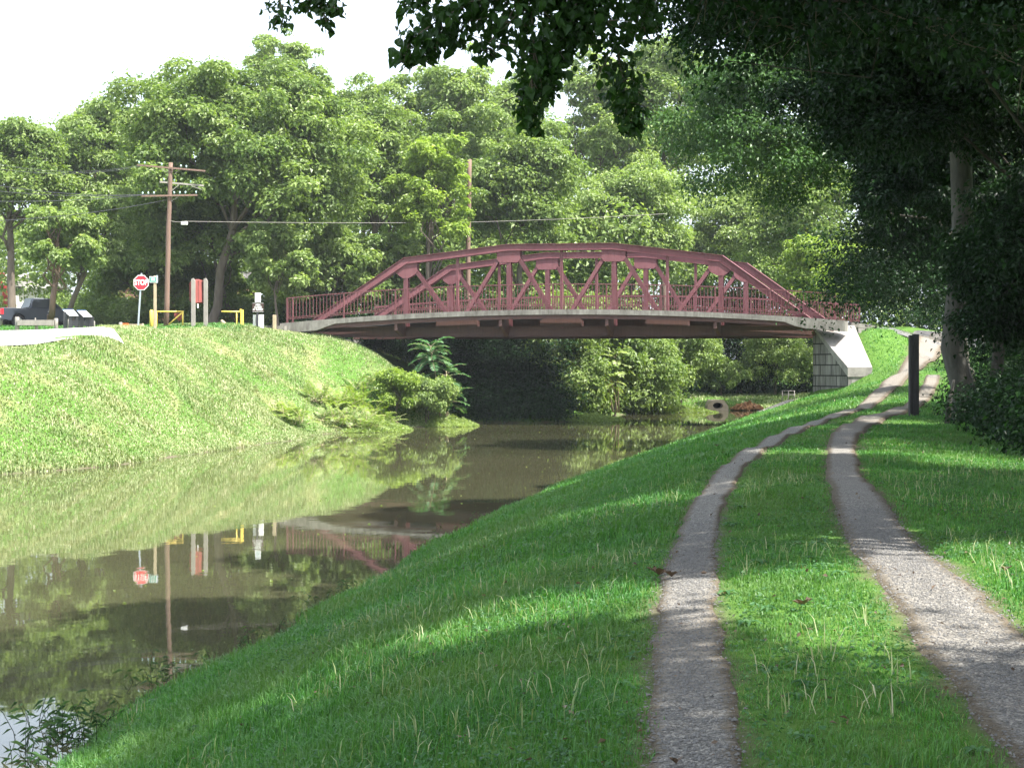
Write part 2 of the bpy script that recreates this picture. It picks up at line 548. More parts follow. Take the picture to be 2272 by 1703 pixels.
# ------------------------------------------------------------------ terrain
RW = [(-5, -14), (-4, 0), (-3.65, 5), (-3.55, 9), (-3.46, 13.1), (-3.28, 15.6), (-2.65, 18.3), (-1.87, 23.7), (-.98, 29.8), (1.1, 41.5),
      (4.34, 55.7), (9.76, 78.8), (15.2, 100), (18.2, 112), (18.6, 117)]
LW = [(-24, -14), (-21, 18), (-18.2, 34), (-14.5, 46), (-11.8, 53.2), (-9.6, 66), (-8.9, 73.5), (-5.4, 83), (-2.4, 88.3), (2.6, 91), (5, 97),
      (7.6, 107), (12, 112.5), (15, 117.4), (18.6, 118.2)]
RUTL = [(0.1, -8, 1.45, .42), (0.3, 0, 1.45, .42), (0.55, 3.5, 1.45, .42), (0.71, 6.3, 1.45, .40), (0.945, 8.4, 1.45, .40), (1.06, 9.7, 1.47, .39), (1.23, 11.5, 1.5, .37), (1.56, 14, 1.55, .40),
        (2.36, 19.3, 1.6, .38), (3.15, 23.3, 1.62, .38), (4.48, 29.4, 1.62, .42), (5.66, 34, 1.63, .46), (7.9, 42, 1.65, .55),
        (10.4, 50, 1.66, .55), (12.3, 56, 1.7, .6), (15.0, 66, 2.0, .8), (17.6, 74.5, 2.45, 1.1), (21.2, 84, 3.5, 1.3), (23.6, 90, 4.5, 1.4), (25, 94, 4.95, 1.4)]
RUTR = [(1.5, -8, 1.45, .7), (1.8, 0, 1.45, .7), (2.1, 3.5, 1.45, .68), (2.3, 6.3, 1.45, .68), (2.5, 8.4, 1.45, .66), (2.62, 9.7, 1.47, .64), (2.78, 11.5, 1.5, .62), (3.15, 14, 1.55, .58),
        (3.97, 19.3, 1.6, .48), (4.72, 23.3, 1.62, .42), (5.95, 29.4, 1.62, .46), (7.0, 34, 1.63, .6), (7.95, 37.6, 1.64, .75), (9.8, 43.5, 1.65, .7),
        (12.0, 50, 1.67, .6), (14.0, 56, 1.72, .55), (16.6, 65, 2.0, .6), (19.2, 74, 2.45, .6)]
cp = []
def cpt(x, y, z): cp.append((x, y, z))
def resample(pl, step):
    out = []
    for a, b in zip(pl[:-1], pl[1:]):
        L_ = math.hypot(b[0] - a[0], b[1] - a[1])
        n = max(1, int(L_ / step))
        for i in range(n):
            t = i / n
            out.append(tuple(a[k] + (b[k] - a[k]) * t for k in range(len(a))))
    out.append(tuple(pl[-1]))
    return out
def smooth_line(pl, step=1.4, passes=6):
    a = np.array(resample(pl, step))
    for _ in range(passes):
        b = a.copy()
        b[1:-1] = a[:-2] * .25 + a[1:-1] * .5 + a[2:] * .25
        a = b
    a[:, 0] -= .055 * np.clip((18 - a[:, 1]) / 10, 0, 1)
    return [tuple(p) for p in a]
RUTL = smooth_line(RUTL); RUTR = smooth_line(RUTR)
for p in resample(RW, 4): cpt(p[0], p[1], 0.0)
for p in resample(LW, 4): cpt(p[0], p[1], 0.0)
def shelf(pl, side):
    P = resample(pl, 4)
    for i, p in enumerate(P):
        a, b = P[max(i - 1, 0)], P[min(i + 1, len(P) - 1)]
        dx, dy = b[0] - a[0], b[1] - a[1]; L_ = math.hypot(dx, dy)
        nx_, ny_ = dy / L_ * side, -dx / L_ * side
        if p[1] < 110:
            cpt(p[0] + nx_ * 1.0, p[1] + ny_ * 1.0, .32)
            cpt(p[0] - nx_ * 1.0, p[1] - ny_ * 1.0, -.35)
shelf(RW, 1); shelf(LW, -1)
# canal bed
for p in ((-14, -14), (-13, 0), (-12, 12), (-11, 24), (-9.5, 36), (-7, 46), (-4.5, 56), (-2, 66), (2, 76), (5, 86), (8, 95), (11, 103), (14.5, 109), (16, 114)):
    cpt(p[0], p[1], -0.9)
for p in RUTL[::3]: cpt(p[0], p[1], p[2])
for p in RUTR[1::4]: cpt(p[0], p[1], p[2])
# shoulder and slope to water on the near bank
for (x, y, wx) in ((0.1, 3, -3.7), (.35, 8, -3.55), (.75, 13, -3.46), (1.5, 19, -2.5), (2.6, 25, -1.6), (4.2, 32, -.6), (7.2, 42.5, 1.3), (10.6, 54, 4.0), (15.4, 71, 7.9)):
    cpt(x - .1, y, 1.36 if y < 60 else 1.9)
    cpt(x * .5 + wx * .5, y, .82)
for (x, y, z) in (
    # embankment round the right abutment
    (15.3, 83.6, 1.25), (14.9, 84.9, 1.2), (16.0, 82.4, 1.5), (15.0, 86.5, .9), (15.8, 88.5, .9), (16.8, 91.5, .85), (17.6, 94.2, .85), (17.2, 97, .8), (14.6, 90, .4), (16.6, 81.3, 1.9), (17.1, 81.6, 2.15), (18.3, 81.6, 2.75), (13.6, 85, .9), (18.6, 85.5, 4.9), (19.6, 88, 5.1), (21.4, 88.6, 4.95), (20.2, 84.5, 4.0), (15.5, 78, 1.5),
    (17.8, 79, 2.25), (13.0, 73, 1.55), (26, 92, 5.0), (33, 94, 4.8), (22, 95, 5.1), (30, 99, 4.9), (21.8, 96.8, 5.0), (19.2, 98.5, 1.3), (20, 103, 1.6), (24, 106, 1.8), (40, 96, 4.4), (40, 106, 4.0),
    (17.3, 99.5, 1.0), (21, 110, 1.1), (22, 118, .95), (16, 121, .35), (12, 119, .5), (13.4, 119.2, .75), (16.2, 119.4, .78), (14.8, 120.5, .85), (16, 131, .8), (22, 131, .85), (9, 123, 1.0), (28, 125, 1.2), (30, 140, 1.2), (12, 140, 1.4), (36, 112, 2), (15, 155, 2), (40, 150, 2),
    # flat ground right of the path, woods floor
    (4.4, 6, 1.45), (5.2, 14, 1.52), (7, 22, 1.55), (8.4, 30, 1.6), (11, 40, 1.62), (15, 50, 1.66), (18.6, 60, 1.8), (22, 72, 2.3), (25, 82, 3.2),
    (9, 2, 1.5), (10, 14, 1.55), (14, 28, 1.6), (18, 42, 1.6), (24, 58, 1.7), (30, 74, 2.2), (30, 20, 1.2), (34, 45, 1.3), (50, 10, .8), (60, 60, 1.0), (60, 100, 2.5), (70, 150, 3), (8, -14, 1.5),
    # left bank crest and plateau
    (-19, 78, 4.86), (-22, 80, 4.88), (-16.2, 79.5, 4.9), (-17, 75, 4.8), (-18, 70, 4.6), (-25, 76, 4.7), (-15, 83, 5.0), (-20, 66, 4.35), (-25, 68, 4.4), (-24, 83, 4.92), (-28, 84, 4.95), (-19, 82, 4.93), (-17.0, 54.5, 3.57), (-18.4, 55.6, 3.62), (-18.6, 58, 3.74), (-19.2, 60, 3.84), (-19, 62.5, 4.0), (-17.3, 61, 3.92), (-21, 51, 3.55), (-16.6, 65, 4.22), (-21, 56, 3.66), (-15.6, 63.5, 4.12), (-15.6, 70.6, 4.7), (-14.4, 79, 4.85), (-13.6, 85, 5.08), (-12.4, 87.4, 5.08), (-11.2, 86.6, 4.8), (-10.3, 86, 4.52), (-8.7, 86, 4.1), (-7.4, 86, 3.5),
    (-6.2, 86.2, 2.75), (-4.6, 86.8, 1.4), (-20.5, 47, 3.4), (-24, 38, 3.3), (-27, 24, 3.3), (-29, 0, 3.3), (-22, 60, 3.85), (-30, 62, 4.0), (-22, 72, 4.6), (-30, 80, 4.87), (-20, 85, 5.08), (-40, 100, 5.3),
    (-30, 98, 5.5), (-60, 60, 4.1), (-45, 40, 3.6), (-60, 20, 3.4), (-20, 98, 5.3), (-14, 95, 5.2), (-14, 105, 5.4), (-24, 115, 5.8), (-60, 120, 6), (-90, 90, 5), (-90, 30, 4), (-60, 170, 7), (-20, 170, 7),
    (-12.2, 92, 5.2), (-11, 97, 5.0), (-7, 99, 4.2), (-2.5, 97, 2.4), (1, 98, 1.6), (3, 103, 1.8), (-2, 106, 4), (4, 115, 2.6), (0, 125, 4.5), (-10, 112, 5.2), (8, 130, 2.0), (8, 115.5, .9)):
    cpt(x, y, z)
CPA = np.array(cp, dtype=np.float64)
_k = lambda d2: np.sqrt(d2 + 2.2)
_D = _k(((CPA[:, None, :2] - CPA[None, :, :2]) ** 2).sum(-1))
_n = len(CPA)
_A = np.zeros((_n + 1, _n + 1)); _A[:_n, :_n] = _D - np.eye(_n) * 0.03; _A[:_n, _n] = 1; _A[_n, :_n] = 1
_W = np.linalg.solve(_A, np.concatenate([CPA[:, 2], [0]]))

def Hn(x, y):
    x = np.asarray(x, dtype=np.float64).ravel(); y = np.asarray(y, dtype=np.float64).ravel()
    out = np.empty(len(x))
    for i in range(0, len(x), 20000):
        xs, ys = x[i:i + 20000], y[i:i + 20000]
        out[i:i + 20000] = _k((xs[:, None] - CPA[None, :, 0]) ** 2 + (ys[:, None] - CPA[None, :, 1]) ** 2) @ _W[:_n] + _W[_n]
    return np.clip(out, -1.2, 9)
def H(x, y): return float(Hn([x], [y])[0])

def poly_dist(x, y, pl):
    """distance to polyline and interpolated 4th value (half-width)"""
    best = np.full(len(x), 1e9); wv = np.zeros(len(x))
    for a, b in zip(pl[:-1], pl[1:]):
        dx, dy = b[0] - a[0], b[1] - a[1]
        t = np.clip(((x - a[0]) * dx + (y - a[1]) * dy) / (dx * dx + dy * dy), 0, 1)
        d = np.hypot(x - a[0] - t * dx, y - a[1] - t * dy)
        m = d < best
        best[m] = d[m]
        if len(a) > 3:
            wv[m] = (a[3] + (b[3] - a[3]) * t)[m] / 2
    return best, wv

def vnoise(x, y, s, seed=0):
    """cheap smooth value noise 0..1"""
    r = np.random.RandomState(seed); T = r.rand(256, 256)
    x = x * s + 100; y = y * s + 100
    xi = np.floor(x).astype(int); yi = np.floor(y).astype(int)
    fx = x - xi; fy = y - yi
    fx = fx * fx * (3 - 2 * fx); fy = fy * fy * (3 - 2 * fy)
    a = T[xi % 256, yi % 256]; b = T[(xi + 1) % 256, yi % 256]; c = T[xi % 256, (yi + 1) % 256]; d = T[(xi + 1) % 256, (yi + 1) % 256]
    return (a * (1 - fx) + b * fx) * (1 - fy) + (c * (1 - fx) + d * fx) * fy

def grid_xy():
    xs = np.concatenate([[-900, -500, -300, -200, -150, -110, -90, -75], np.arange(-62, -5, .6), np.arange(-5, 6, .16), np.arange(6, 62, .6), [75, 90, 110, 150, 200, 300, 500, 900]])
    ys = np.concatenate([[-300, -150, -80, -40, -20, -10], np.arange(-4, 4, 1.), np.arange(4, 30, .2), np.arange(30, 140, .6), np.arange(142, 180, 4), [200, 240, 300, 400, 600, 1000]])
    return xs, ys
xs, ys = grid_xy()
GX, GY = np.meshgrid(xs, ys)
gx, gy = GX.ravel(), GY.ravel()
gz = Hn(np.clip(gx, -90, 70), np.clip(gy, -14, 170))
dl, wl = poly_dist(gx, gy, RUTL); dr, wr = poly_dist(gx, gy, RUTR)
nz = vnoise(gx, gy, 3.0, 3)
edge = np.minimum(dl - wl, dr - wr)
bare = np.clip(1 - (edge - .0 + .16 * (nz - .5)) / .07, 0, 1) * .85
dryv = np.clip((-gx - 4 + gy * .02) / 6, 0, 1)
# muddy waterline
bare = np.maximum(bare, np.clip(1 - np.abs(gz - 0.02) / .10, 0, 1) * .9)
bare = np.maximum(bare, (gz < 0.02) * 1.0)
gz2 = gz
nx, ny = len(xs), len(ys)
ii = np.arange(ny - 1)[:, None] * nx + np.arange(nx - 1)[None, :]
fc = np.stack([ii, ii + 1, ii + 1 + nx, ii + nx], -1).reshape(-1, 4)
ground = np_mesh('ground', np.stack([gx, gy, gz2], 1), fc, 4, 'ground', attrs={'bare': bare, 'dry': dryv}, smooth=True)
tag(ground, 'grassy ground and sloping banks on both sides of the canal', kind='structure')

# water
wv_ = MB().add([(-70, -40, 0), (30, -40, 0), (30, 121, 0), (-70, 121, 0)], [(0, 1, 2, 3)])
tag(wv_.obj('water', 'canal_water'), 'still muddy canal water reflecting the far bank', kind='structure')

# the two gravel ruts of the towpath
def rut(pl, seed, name, label, dirt_rng):
    P = resample(pl, .25)
    P = [p for p in P if p[1] > -7]
    n = len(P)
    arr = np.array(P)
    T = np.gradient(arr[:, :2], axis=0); T /= np.linalg.norm(T, axis=1)[:, None]
    Nn = np.stack([T[:, 1], -T[:, 0]], 1)
    s = np.cumsum(np.concatenate([[0], np.hypot(*np.diff(arr[:, :2], axis=0).T)]))
    jl = (vnoise(s, s * 0, 1.7, seed) - .5) * .08 + (vnoise(s, s * 0, 6, seed + 1) - .5) * .05
    jr = (vnoise(s, s * 0, 1.9, seed + 2) - .5) * .08 + (vnoise(s, s * 0, 6, seed + 3) - .5) * .05
    amp = np.clip(1 - (arr[:, 1] - 18) / 30, .2, 1); jl = jl * amp; jr = jr * amp
    K = 13
    V = []; D = []; E = []
    for k in range(K):
        u = k / (K - 1) * 2 - 1
        hw = arr[:, 3] / 2 * 1.0 + .015 + np.where(u > 0, jr, jl)
        xy = arr[:, :2] + Nn * (u * hw)[:, None]
        z = Hn(xy[:, 0], xy[:, 1]) + .016 + .0014 * np.clip(xy[:, 1] - 14, 0, 60) - (.04 if abs(u) == 1 else 0)
        V.append(np.column_stack([xy, z]))
        d = np.zeros(n) + .05
        for a, b in dirt_rng:
            d += .42 * np.clip((arr[:, 1] - a) / 2., 0, 1) * np.clip((b - arr[:, 1]) / 2., 0, 1)
        D.append(d + .25 * abs(u) ** 3)
        E.append(np.full(n, max(0, (abs(u) - .45) / .55) * .75))
    V = np.stack(V, 1).reshape(-1, 3); D = np.stack(D, 1).ravel(); E = np.stack(E, 1).ravel()
    i = np.arange(n - 1)[:, None] * K + np.arange(K - 1)[None, :]
    f = np.stack([i, i + 1, i + 1 + K, i + K], -1).reshape(-1, 4)
    o = np_mesh(name, V, f, 4, 'gravel', attrs={'dirt': D, 'edge': E}, smooth=True)
    return tag(o, label, kind='structure')
rut(RUTL, 11, 'path', 'narrow gravel wheel track of the towpath, the one nearer the canal', [(6.9, 11.3), (44, 100)])
rut(RUTR, 21, 'path', 'wide gravel wheel track of the towpath, the one nearer the woods', [(8.2, 9.9), (34, 100)])

# parking road on the left plateau and the bridge approach roads
def sheet(name, poly, mat, label, off=.03, cut=1.5):
    """terrain-following sheet filling a polygon"""
    P = np.array(poly)
    X, Y = np.meshgrid(np.arange(P[:, 0].min(), P[:, 0].max() + cut, cut), np.arange(P[:, 1].min(), P[:, 1].max() + cut, cut))
    import mathutils.geometry as mg
    pts = [Vector(p) for p in resample(list(map(tuple, P)) + [tuple(P[0])], cut)[:-1]]
    nb = len(pts)
    ins = []
    for x, y in zip(X.ravel(), Y.ravel()):
        c = False
        for i in range(nb):
            a, b = pts[i], pts[(i + 1) % nb]
            if (a.y > y) != (b.y > y) and x < (b.x - a.x) * (y - a.y) / (b.y - a.y) + a.x:
                c = not c
        if c and min((Vector((x, y)) - p).length for p in pts) > cut * .45:
            ins.append(Vector((x, y)))
    r = mg.delaunay_2d_cdt(pts + ins, [(i, (i + 1) % nb) for i in range(nb)], [], 1, 1e-5)
    v = np.array([(p.x, p.y) for p in r[0]])
    z = Hn(v[:, 0], v[:, 1]) + off
    m = MB(); m.v = [(a, b, c) for (a, b), c in zip(v, z)]; m.f = [tuple(f) for f in r[2]]
    o = m.obj(name, mat)
    o.data.polygons.foreach_set('use_smooth', [True] * len(o.data.polygons))
    return tag(o, label, kind='structure')
road_poly = [(-20.4, 57.2), (-18.6, 59), (-17.0, 62), (-15.9, 64.2), (-15.45, 65.3), (-15.9, 66.5), (-17.2, 70), (-19.5, 74.5), (-23, 78.5), (-28, 80.5), (-40, 82), (-62, 78), (-62, 52), (-40, 52), (-27, 54), (-22.5, 56)]
sheet('road', road_poly, 'pale_road', 'sunlit pale gravel parking road on top of the left bank', .05)
def BPx(t, wd, z): return Vector((-5.72 + 5.584 * t + .334 * wd, 88 - .818 * t + .942 * wd, z))
ap = [(-12.0, 89.3), (-9.6, 97.0), (-16, 99.5), (-26, 103), (-40, 106), (-41, 97), (-26, 94.5), (-17, 91.5)]
sheet('road', ap, 'asphalt', 'road leading onto the bridge from the left', .06)
ap = [(18.3, 84.9 + .6), (20.8, 92.2), (26, 93.6), (42, 95.5), (42, 103), (26, 101.5), (21.5, 99.5), (17.5, 93)]
ap = [(17.6, 86.0), (20.4, 93.6), (27, 95.5), (42, 98.5), (44, 92), (30, 89.2), (22.5, 86.8)]
sheet('road', ap, 'asphalt', 'road leading off the bridge to the right behind the embankment', .06)

# ------------------------------------------------------------------ bridge
def zd(t): return 6.12 - .095 * (t - 1.55) ** 2
def BP(t, wd, z): return BPx(t, wd, z)
VW = Vector((.334, .942, 0)).normalized()
UW = Vector((5.584, -.818, 0)).normalized()
bridge = empty('truss_bridge', (0, 0, 0), 0, 'dark red steel pony truss road bridge crossing the canal on stone abutments', 'bridge')
WF = 6.58
def truss(wd, label):
    tr = empty('truss'); tr.parent = bridge; tr['label'] = label
    def mem(name, pts, a, b=.30, mat='paint_maroon'):
        m = MB()
        for p, q in zip(pts[:-1], pts[1:]):
            m.bar(BP(p[0], wd, p[1]), BP(q[0], wd, q[1]), a, b, VW)
        return m
    TOP = [(-.90, 5.52), (0.0, 8.83), (1.0, 9.50), (2.0, 9.50), (3.0, 8.80), (3.83, 5.40)]
    # top chord: box section with projecting lips at top and bottom
    m = MB()
    for i in range(5):
        p, q = TOP[i], TOP[i + 1]
        P0, P1 = BP(p[0], wd, p[1]), BP(q[0], wd, q[1])
        d = (P1 - P0).normalized()
        e0 = 0.0 if i == 0 else .05
        e1 = 0.0 if i == 4 else .05
        A, B_ = P0 - d * e0, P1 + d * e1
        up = VW.cross(d); up = up if up.z > 0 else -up
        th = .34 if i in (0, 4) else .33
        m.bar(A, B_, th, .32 - .004 * i, VW)
        m.bar(A + up * (th / 2 + .012), B_ + up * (th / 2 + .012), .025, .46, VW)
        for s_ in (-1, 1):
            m.bar(A - up * (th / 2) + VW * s_ * .19, B_ - up * (th / 2) + VW * s_ * .19, .02, .10, VW)
    m.obj('top_chord', 'paint_maroon', tr)
    # bottom chord
    m = MB()
    m.bar(BP(-1.03, wd, 5.0), BP(4.03, wd, 5.0), .54, .26, VW)
    for z_ in (4.73, 5.27):
        m.bar(BP(-1.03, wd, z_), BP(4.03, wd, z_), .022, .40, VW)
    m.obj('bottom_chord', 'paint_rust_shade', tr)
    for t in (0, 1, 2, 3):
        ztop = (8.83, 9.5, 9.5, 8.8)[t] - .16
        m = MB()
        for s_ in (-1, 1):
            m.bar(BP(t, wd, 5.26) + VW * s_ * .125, BP(t, wd, ztop) + VW * s_ * .125, .25, .03, VW)
        m.bar(BP(t, wd, 5.26), BP(t, wd, ztop), .03, .22, VW)
        m.obj('post', 'paint_maroon', tr)
    for t in (.5, 1.5, 2.5):
        zt = 9.165 if t == .5 else (9.5 if t == 1.5 else 9.15)
        m = MB()
        m.bar(BP(t, wd, 5.26), BP(t, wd, zt - .16), .13, .12, VW)
        m.bar(BP(t, wd, 5.26) - VW * .07, BP(t, wd, zt - .16) - VW * .07, .15, .012, VW)
        m.obj('hanger', 'paint_maroon', tr)
    for (a, b, za) in ((0.06, .5, 8.6), (.94, .5, 9.25), (1.06, 1.5, 9.25), (1.94, 1.5, 9.25), (2.06, 2.5, 9.25), (2.94, 2.5, 8.6)):
        m = MB()
        P, Q = BP(a, wd, za), BP(b, wd, 5.2)
        for s_ in (-1, 1):
            m.bar(P + VW * s_ * .115, Q + VW * s_ * .115, .20, .03, VW)
        m.bar(P, Q, .02, .20, VW)
        m.obj('diagonal', 'paint_maroon', tr)
    # gusset plates
    def plate(poly):
        m = MB()
        for s_ in (-1, 1):
            pts = [BP(t, wd, z) + VW * (s_ * .158 - .008) for t, z in poly]
            m.prism(pts, VW * .016)
        return m
    hw = .105
    plate([(-.125, 8.36), (-.065, 8.06), (-.025, 7.90), (.03, 7.90), (.095, 8.10), (.115, 8.28), (.115, 8.80), (0, 8.78)]).obj('gusset_plate', 'paint_maroon', tr)
    plate([(2.885, 8.80), (2.885, 8.28), (2.905, 8.10), (2.97, 7.9), (3.03, 7.9), (3.07, 8.06), (3.125, 8.34), (3.0, 8.74)]).obj('gusset_plate', 'paint_maroon', tr)
    for c in (1, 2):
        plate([(c - .113, 9.42), (c - .113, 8.88), (c - .088, 8.70), (c + .088, 8.70), (c + .113, 8.88), (c + .113, 9.42)]).obj('gusset_plate', 'paint_maroon', tr)
    for c in (.5, 1.5, 2.5):
        m = MB()
        for s_ in (-1, 1):
            m.prism([BP(t, wd, z) + VW * (s_ * .165 - .008) for t, z in ((c - .2, 5.24), (c + .2, 5.24), (c + .2, 5.56), (c + .12, 5.82), (c - .12, 5.82), (c - .2, 5.56))], VW * .016)
        m.obj('gusset_plate', 'paint_rust_shade', tr)
    return tr
truss(0, 'near dark red truss with arched top chord')
truss(WF, 'far dark red truss seen between the members of the near one')

ts = np.linspace(-.93, 4.08, 26)
def strip(name, w0, w1, zf0, zf1, mat, par=bridge, tt=ts):
    """solid following the deck curve: from w0 to w1, bottom zf0(t), top zf1(t)"""
    m = MB()
    V = []
    for t in tt:
        V += [BP(t, w0, zf0(t)), BP(t, w1, zf0(t)), BP(t, w1, zf1(t)), BP(t, w0, zf1(t))]
    Fc = [(0, 3, 2, 1)]
    n = len(tt)
    for i in range(n - 1):
        a = i * 4
        for k in range(4):
            Fc.append((a + k, a + (k + 1) % 4, a + 4 + (k + 1) % 4, a + 4 + k))
    a = (n - 1) * 4
    Fc.append((a, a + 1, a + 2, a + 3))
    m.add(V, Fc)
    return m.obj(name, mat, par)
def slab_bot(t):
    e = max(0, (-.60 - t)) + max(0, (t - 3.62))
    return zd(t) - .27 - min(.28, e * 1.9)
strip('sidewalk_slab', -1.60, -.36, slab_bot, lambda t: zd(t), 'concrete', tt=np.linspace(-1.12, 4.17, 60))
strip('deck_slab', .36, WF - .36, lambda t: zd(t) - .42, lambda t: zd(t) - .16, 'asphalt')
strip('sidewalk_slab', WF + .36, WF + 1.6, slab_bot, lambda t: zd(t), 'concrete')
strip('stringer', -1.50, -1.42, lambda t: zd(t) - .49, lambda t: zd(t) - .272, 'paint_rust_shade', tt=np.linspace(-.7, 3.8, 26))
strip('stringer', WF + 1.42, WF + 1.50, lambda t: zd(t) - .49, lambda t: zd(t) - .272, 'paint_rust_shade', tt=np.linspace(-.7, 3.8, 26))
for wi in (1.4, 2.7, 3.9, 5.2):
    strip('stringer', wi, wi + .12, lambda t: 5.05, lambda t: zd(t) - .424, 'paint_rust_shade', tt=np.linspace(-.9, 4.0, 20))
for t in (0, 1, 2, 3):
    m = MB()
    m.bar(BP(t, .16, 4.98), BP(t, WF - .16, 4.98), .44, .12, UW)
    m.obj('floor_beam', 'paint_rust_shade', bridge)
    for s_, w0 in ((-1, 0), (1, WF)):
        z1 = zd(t) - .275
        m = MB()
        m.prism([BP(t, w0 + s_ * 1.45, z1), BP(t, w0 + s_ * .14, z1), BP(t, w0 + s_ * .14, 4.76), BP(t, w0 + s_ * .5, 4.76), BP(t, w0 + s_ * 1.36, z1 - .52), BP(t, w0 + s_ * 1.45, z1 - .52)], UW * .03)
        m.bar(BP(t, w0 + s_ * 1.455, z1 - .23), BP(t, w0 + s_ * 1.455, z1 - .56), .18, .02, VW)
        m.bar(BP(t, w0 + s_ * 1.40, z1 - .54), BP(t, w0 + s_ * .5, 4.75), .02, .18, UW)
        m.obj('bracket', 'paint_rust_shade', bridge)

def railing(wd, ht, tA, tB, step, pk, label, post_w=.065, thick=.05, mat='paint_rail', posts=None):
    rl = empty('railing'); rl.parent = bridge; rl['label'] = label
    tt = np.linspace(tA, tB, 40)
    for nm, zo, th in (('handrail', ht, thick), ('bottom_rail', .27, .035), ('bottom_rail', .19, .03)):
        m = MB()
        for a, b in zip(tt[:-1], tt[1:]):
            m.bar(BP(a, wd, zd(a) + zo), BP(b + .0004, wd, zd(b) + zo), th, .07, VW)
        m.obj(nm, mat, rl)
    for t in posts:
        m = MB()
        w_ = post_w * (1.5 if t in (posts[0], posts[-1]) else 1)
        m.bar(BP(t, wd, zd(t) - .05) + VW * .001, BP(t, wd, zd(t) + ht + .012) + VW * .001, w_, .085, VW)
        m.bar(BP(t, wd, zd(t)), BP(t, wd, zd(t) + .02), .16, .14, VW)
        m.obj('rail_post', mat, rl)
    # balusters: one mesh per bay
    for a, b in zip(posts[:-1], posts[1:]):
        L_ = (b - a) * 5.644
        n = max(1, int(round(L_ / step)))
        m = MB()
        for k in range(1, n):
            t = a + (b - a) * k / n
            m.bar(BP(t, wd, zd(t) + .16), BP(t, wd, zd(t) + ht - .02), pk, pk, VW)
        m.obj('balusters', mat, rl)
    return rl
pn = [-1.055, -1.0] + [round(-.5 + .5 * i, 2) for i in range(10)] + [4.08]
railing(-1.5, 1.33, -1.055, 4.08, .194, .028, 'near dark red railing with thin balusters along the sidewalk', posts=pn)
pf = [-.9, -.5, 0, .5, 1, 1.5, 2, 2.5, 3, 3.5, 4, 4.08]
railing(WF + 1.35, 1.10, -.9, 4.08, .14, .045, 'far dark red railing with close balusters', thick=.1, mat='paint_maroon', posts=pf)

# abutments are things of their own
def corner(px, py, d): return WP(px, py, d)
ab = empty('stone_abutment', (15.75, 85, 0), 0, 'coursed grey stone abutment and sloping wing wall under the right end of the bridge', 'abutment')
def loc(pts, o): return [tuple(Vector(p) - o.location) for p in pts]
A0 = Vector((15.75, 84.9, 0)); D0 = Vector((17.0, 82.0, 0)); C0 = Vector((18.15, 82.0, 0)); B0 = Vector((17.95, 85.3, 0))
m = MB()
def zz(v, z): return Vector((v.x, v.y, z))
m.hexa(loc([zz(A0, -.5), zz(D0, -.5), zz(C0, -.5), zz(B0, -.5), zz(A0, 5.15), zz(D0, 2.98), zz(C0, 2.98), zz(B0, 5.15)], ab))
m.obj('wing_wall', 'stone_courses', ab)
e = lambda v, k: v
m = MB()
dn = (D0 - A0).normalized() * .04
An, Dn, Cn, Bn = A0 + Vector((-.04, .02, 0)), D0 + Vector((-.04, -.05, 0)), C0 + Vector((.05, -.05, 0)), B0 + Vector((.05, .02, 0))
m.hexa(loc([zz(An, 5.153), zz(Dn, 2.60), zz(Cn, 2.60), zz(Bn, 5.153), zz(An, 5.28), zz(Dn, 3.08), zz(Cn, 3.08), zz(Bn, 5.28)], ab))
m.obj('coping', 'concrete_wing', ab)
m = MB()
q = [A0 + VW * .05, A0 + VW * 10.2, A0 + VW * 10.2 + Vector((2.2, 0, 0)), B0 + VW * .05]
m.hexa(loc([zz(v, -.5) for v in q] + [zz(v, 4.69) for v in q], ab))
m.obj('breast_wall', 'stone_courses', ab)
m = MB()
q = [A0 + VW * .05 + UW * .45, A0 + VW * 10.2 + UW * .45, A0 + VW * 10.2 + Vector((2.2, 0, 0)), B0 + VW * .05]
m.hexa(loc([zz(v, 4.69) for v in q] + [zz(v, 5.24) for v in q], ab))
m.obj('back_wall_cap', 'concrete', ab)
ab2 = empty('stone_abutment', (-11.5, 88.5, 0), 0, 'grey concrete abutment at the left end of the bridge, mostly buried in the grassy bank', 'abutment')
m = MB()
q0 = BP(-1.06, -1.75, 0); q1 = BP(-1.06, WF + 1.75, 0)
q = [q0 - UW * 2.2, q0, q1, q1 - UW * 2.2]
m.hexa(loc([zz(v, -.5) for v in q] + [zz(v, 4.70) for v in q], ab2))
m.obj('breast_wall', 'stone_courses', ab2)
m = MB()
q = [q0 - UW * 2.3 - VW * .15, q0 + UW * .05 - VW * .15, q0 + UW * .05 + VW * .5, q0 - UW * 2.3 + VW * .5]
m.hexa(loc([zz(v, 4.2) for v in q] + [zz(v, 5.30 if i in (1, 2) else 5.34) for i, v in enumerate(q)], ab2))
m.obj('wing_wall', 'concrete', ab2)
# concrete curb line behind the right abutment
m = MB()
pts = [WP(1885, 719, 86.2), WP(1940, 727, 87), WP(1985, 734, 87.6), WP(2030, 745, 88.2), WP(2110, 762, 90)]
for a, b in zip(pts[:-1], pts[1:]):
    m.bar(a, b, .22, .3, (0, 1, 0))
tag(m.obj('concrete_curb', 'concrete'), 'weathered concrete curb running down the top of the right embankment', 'curb')

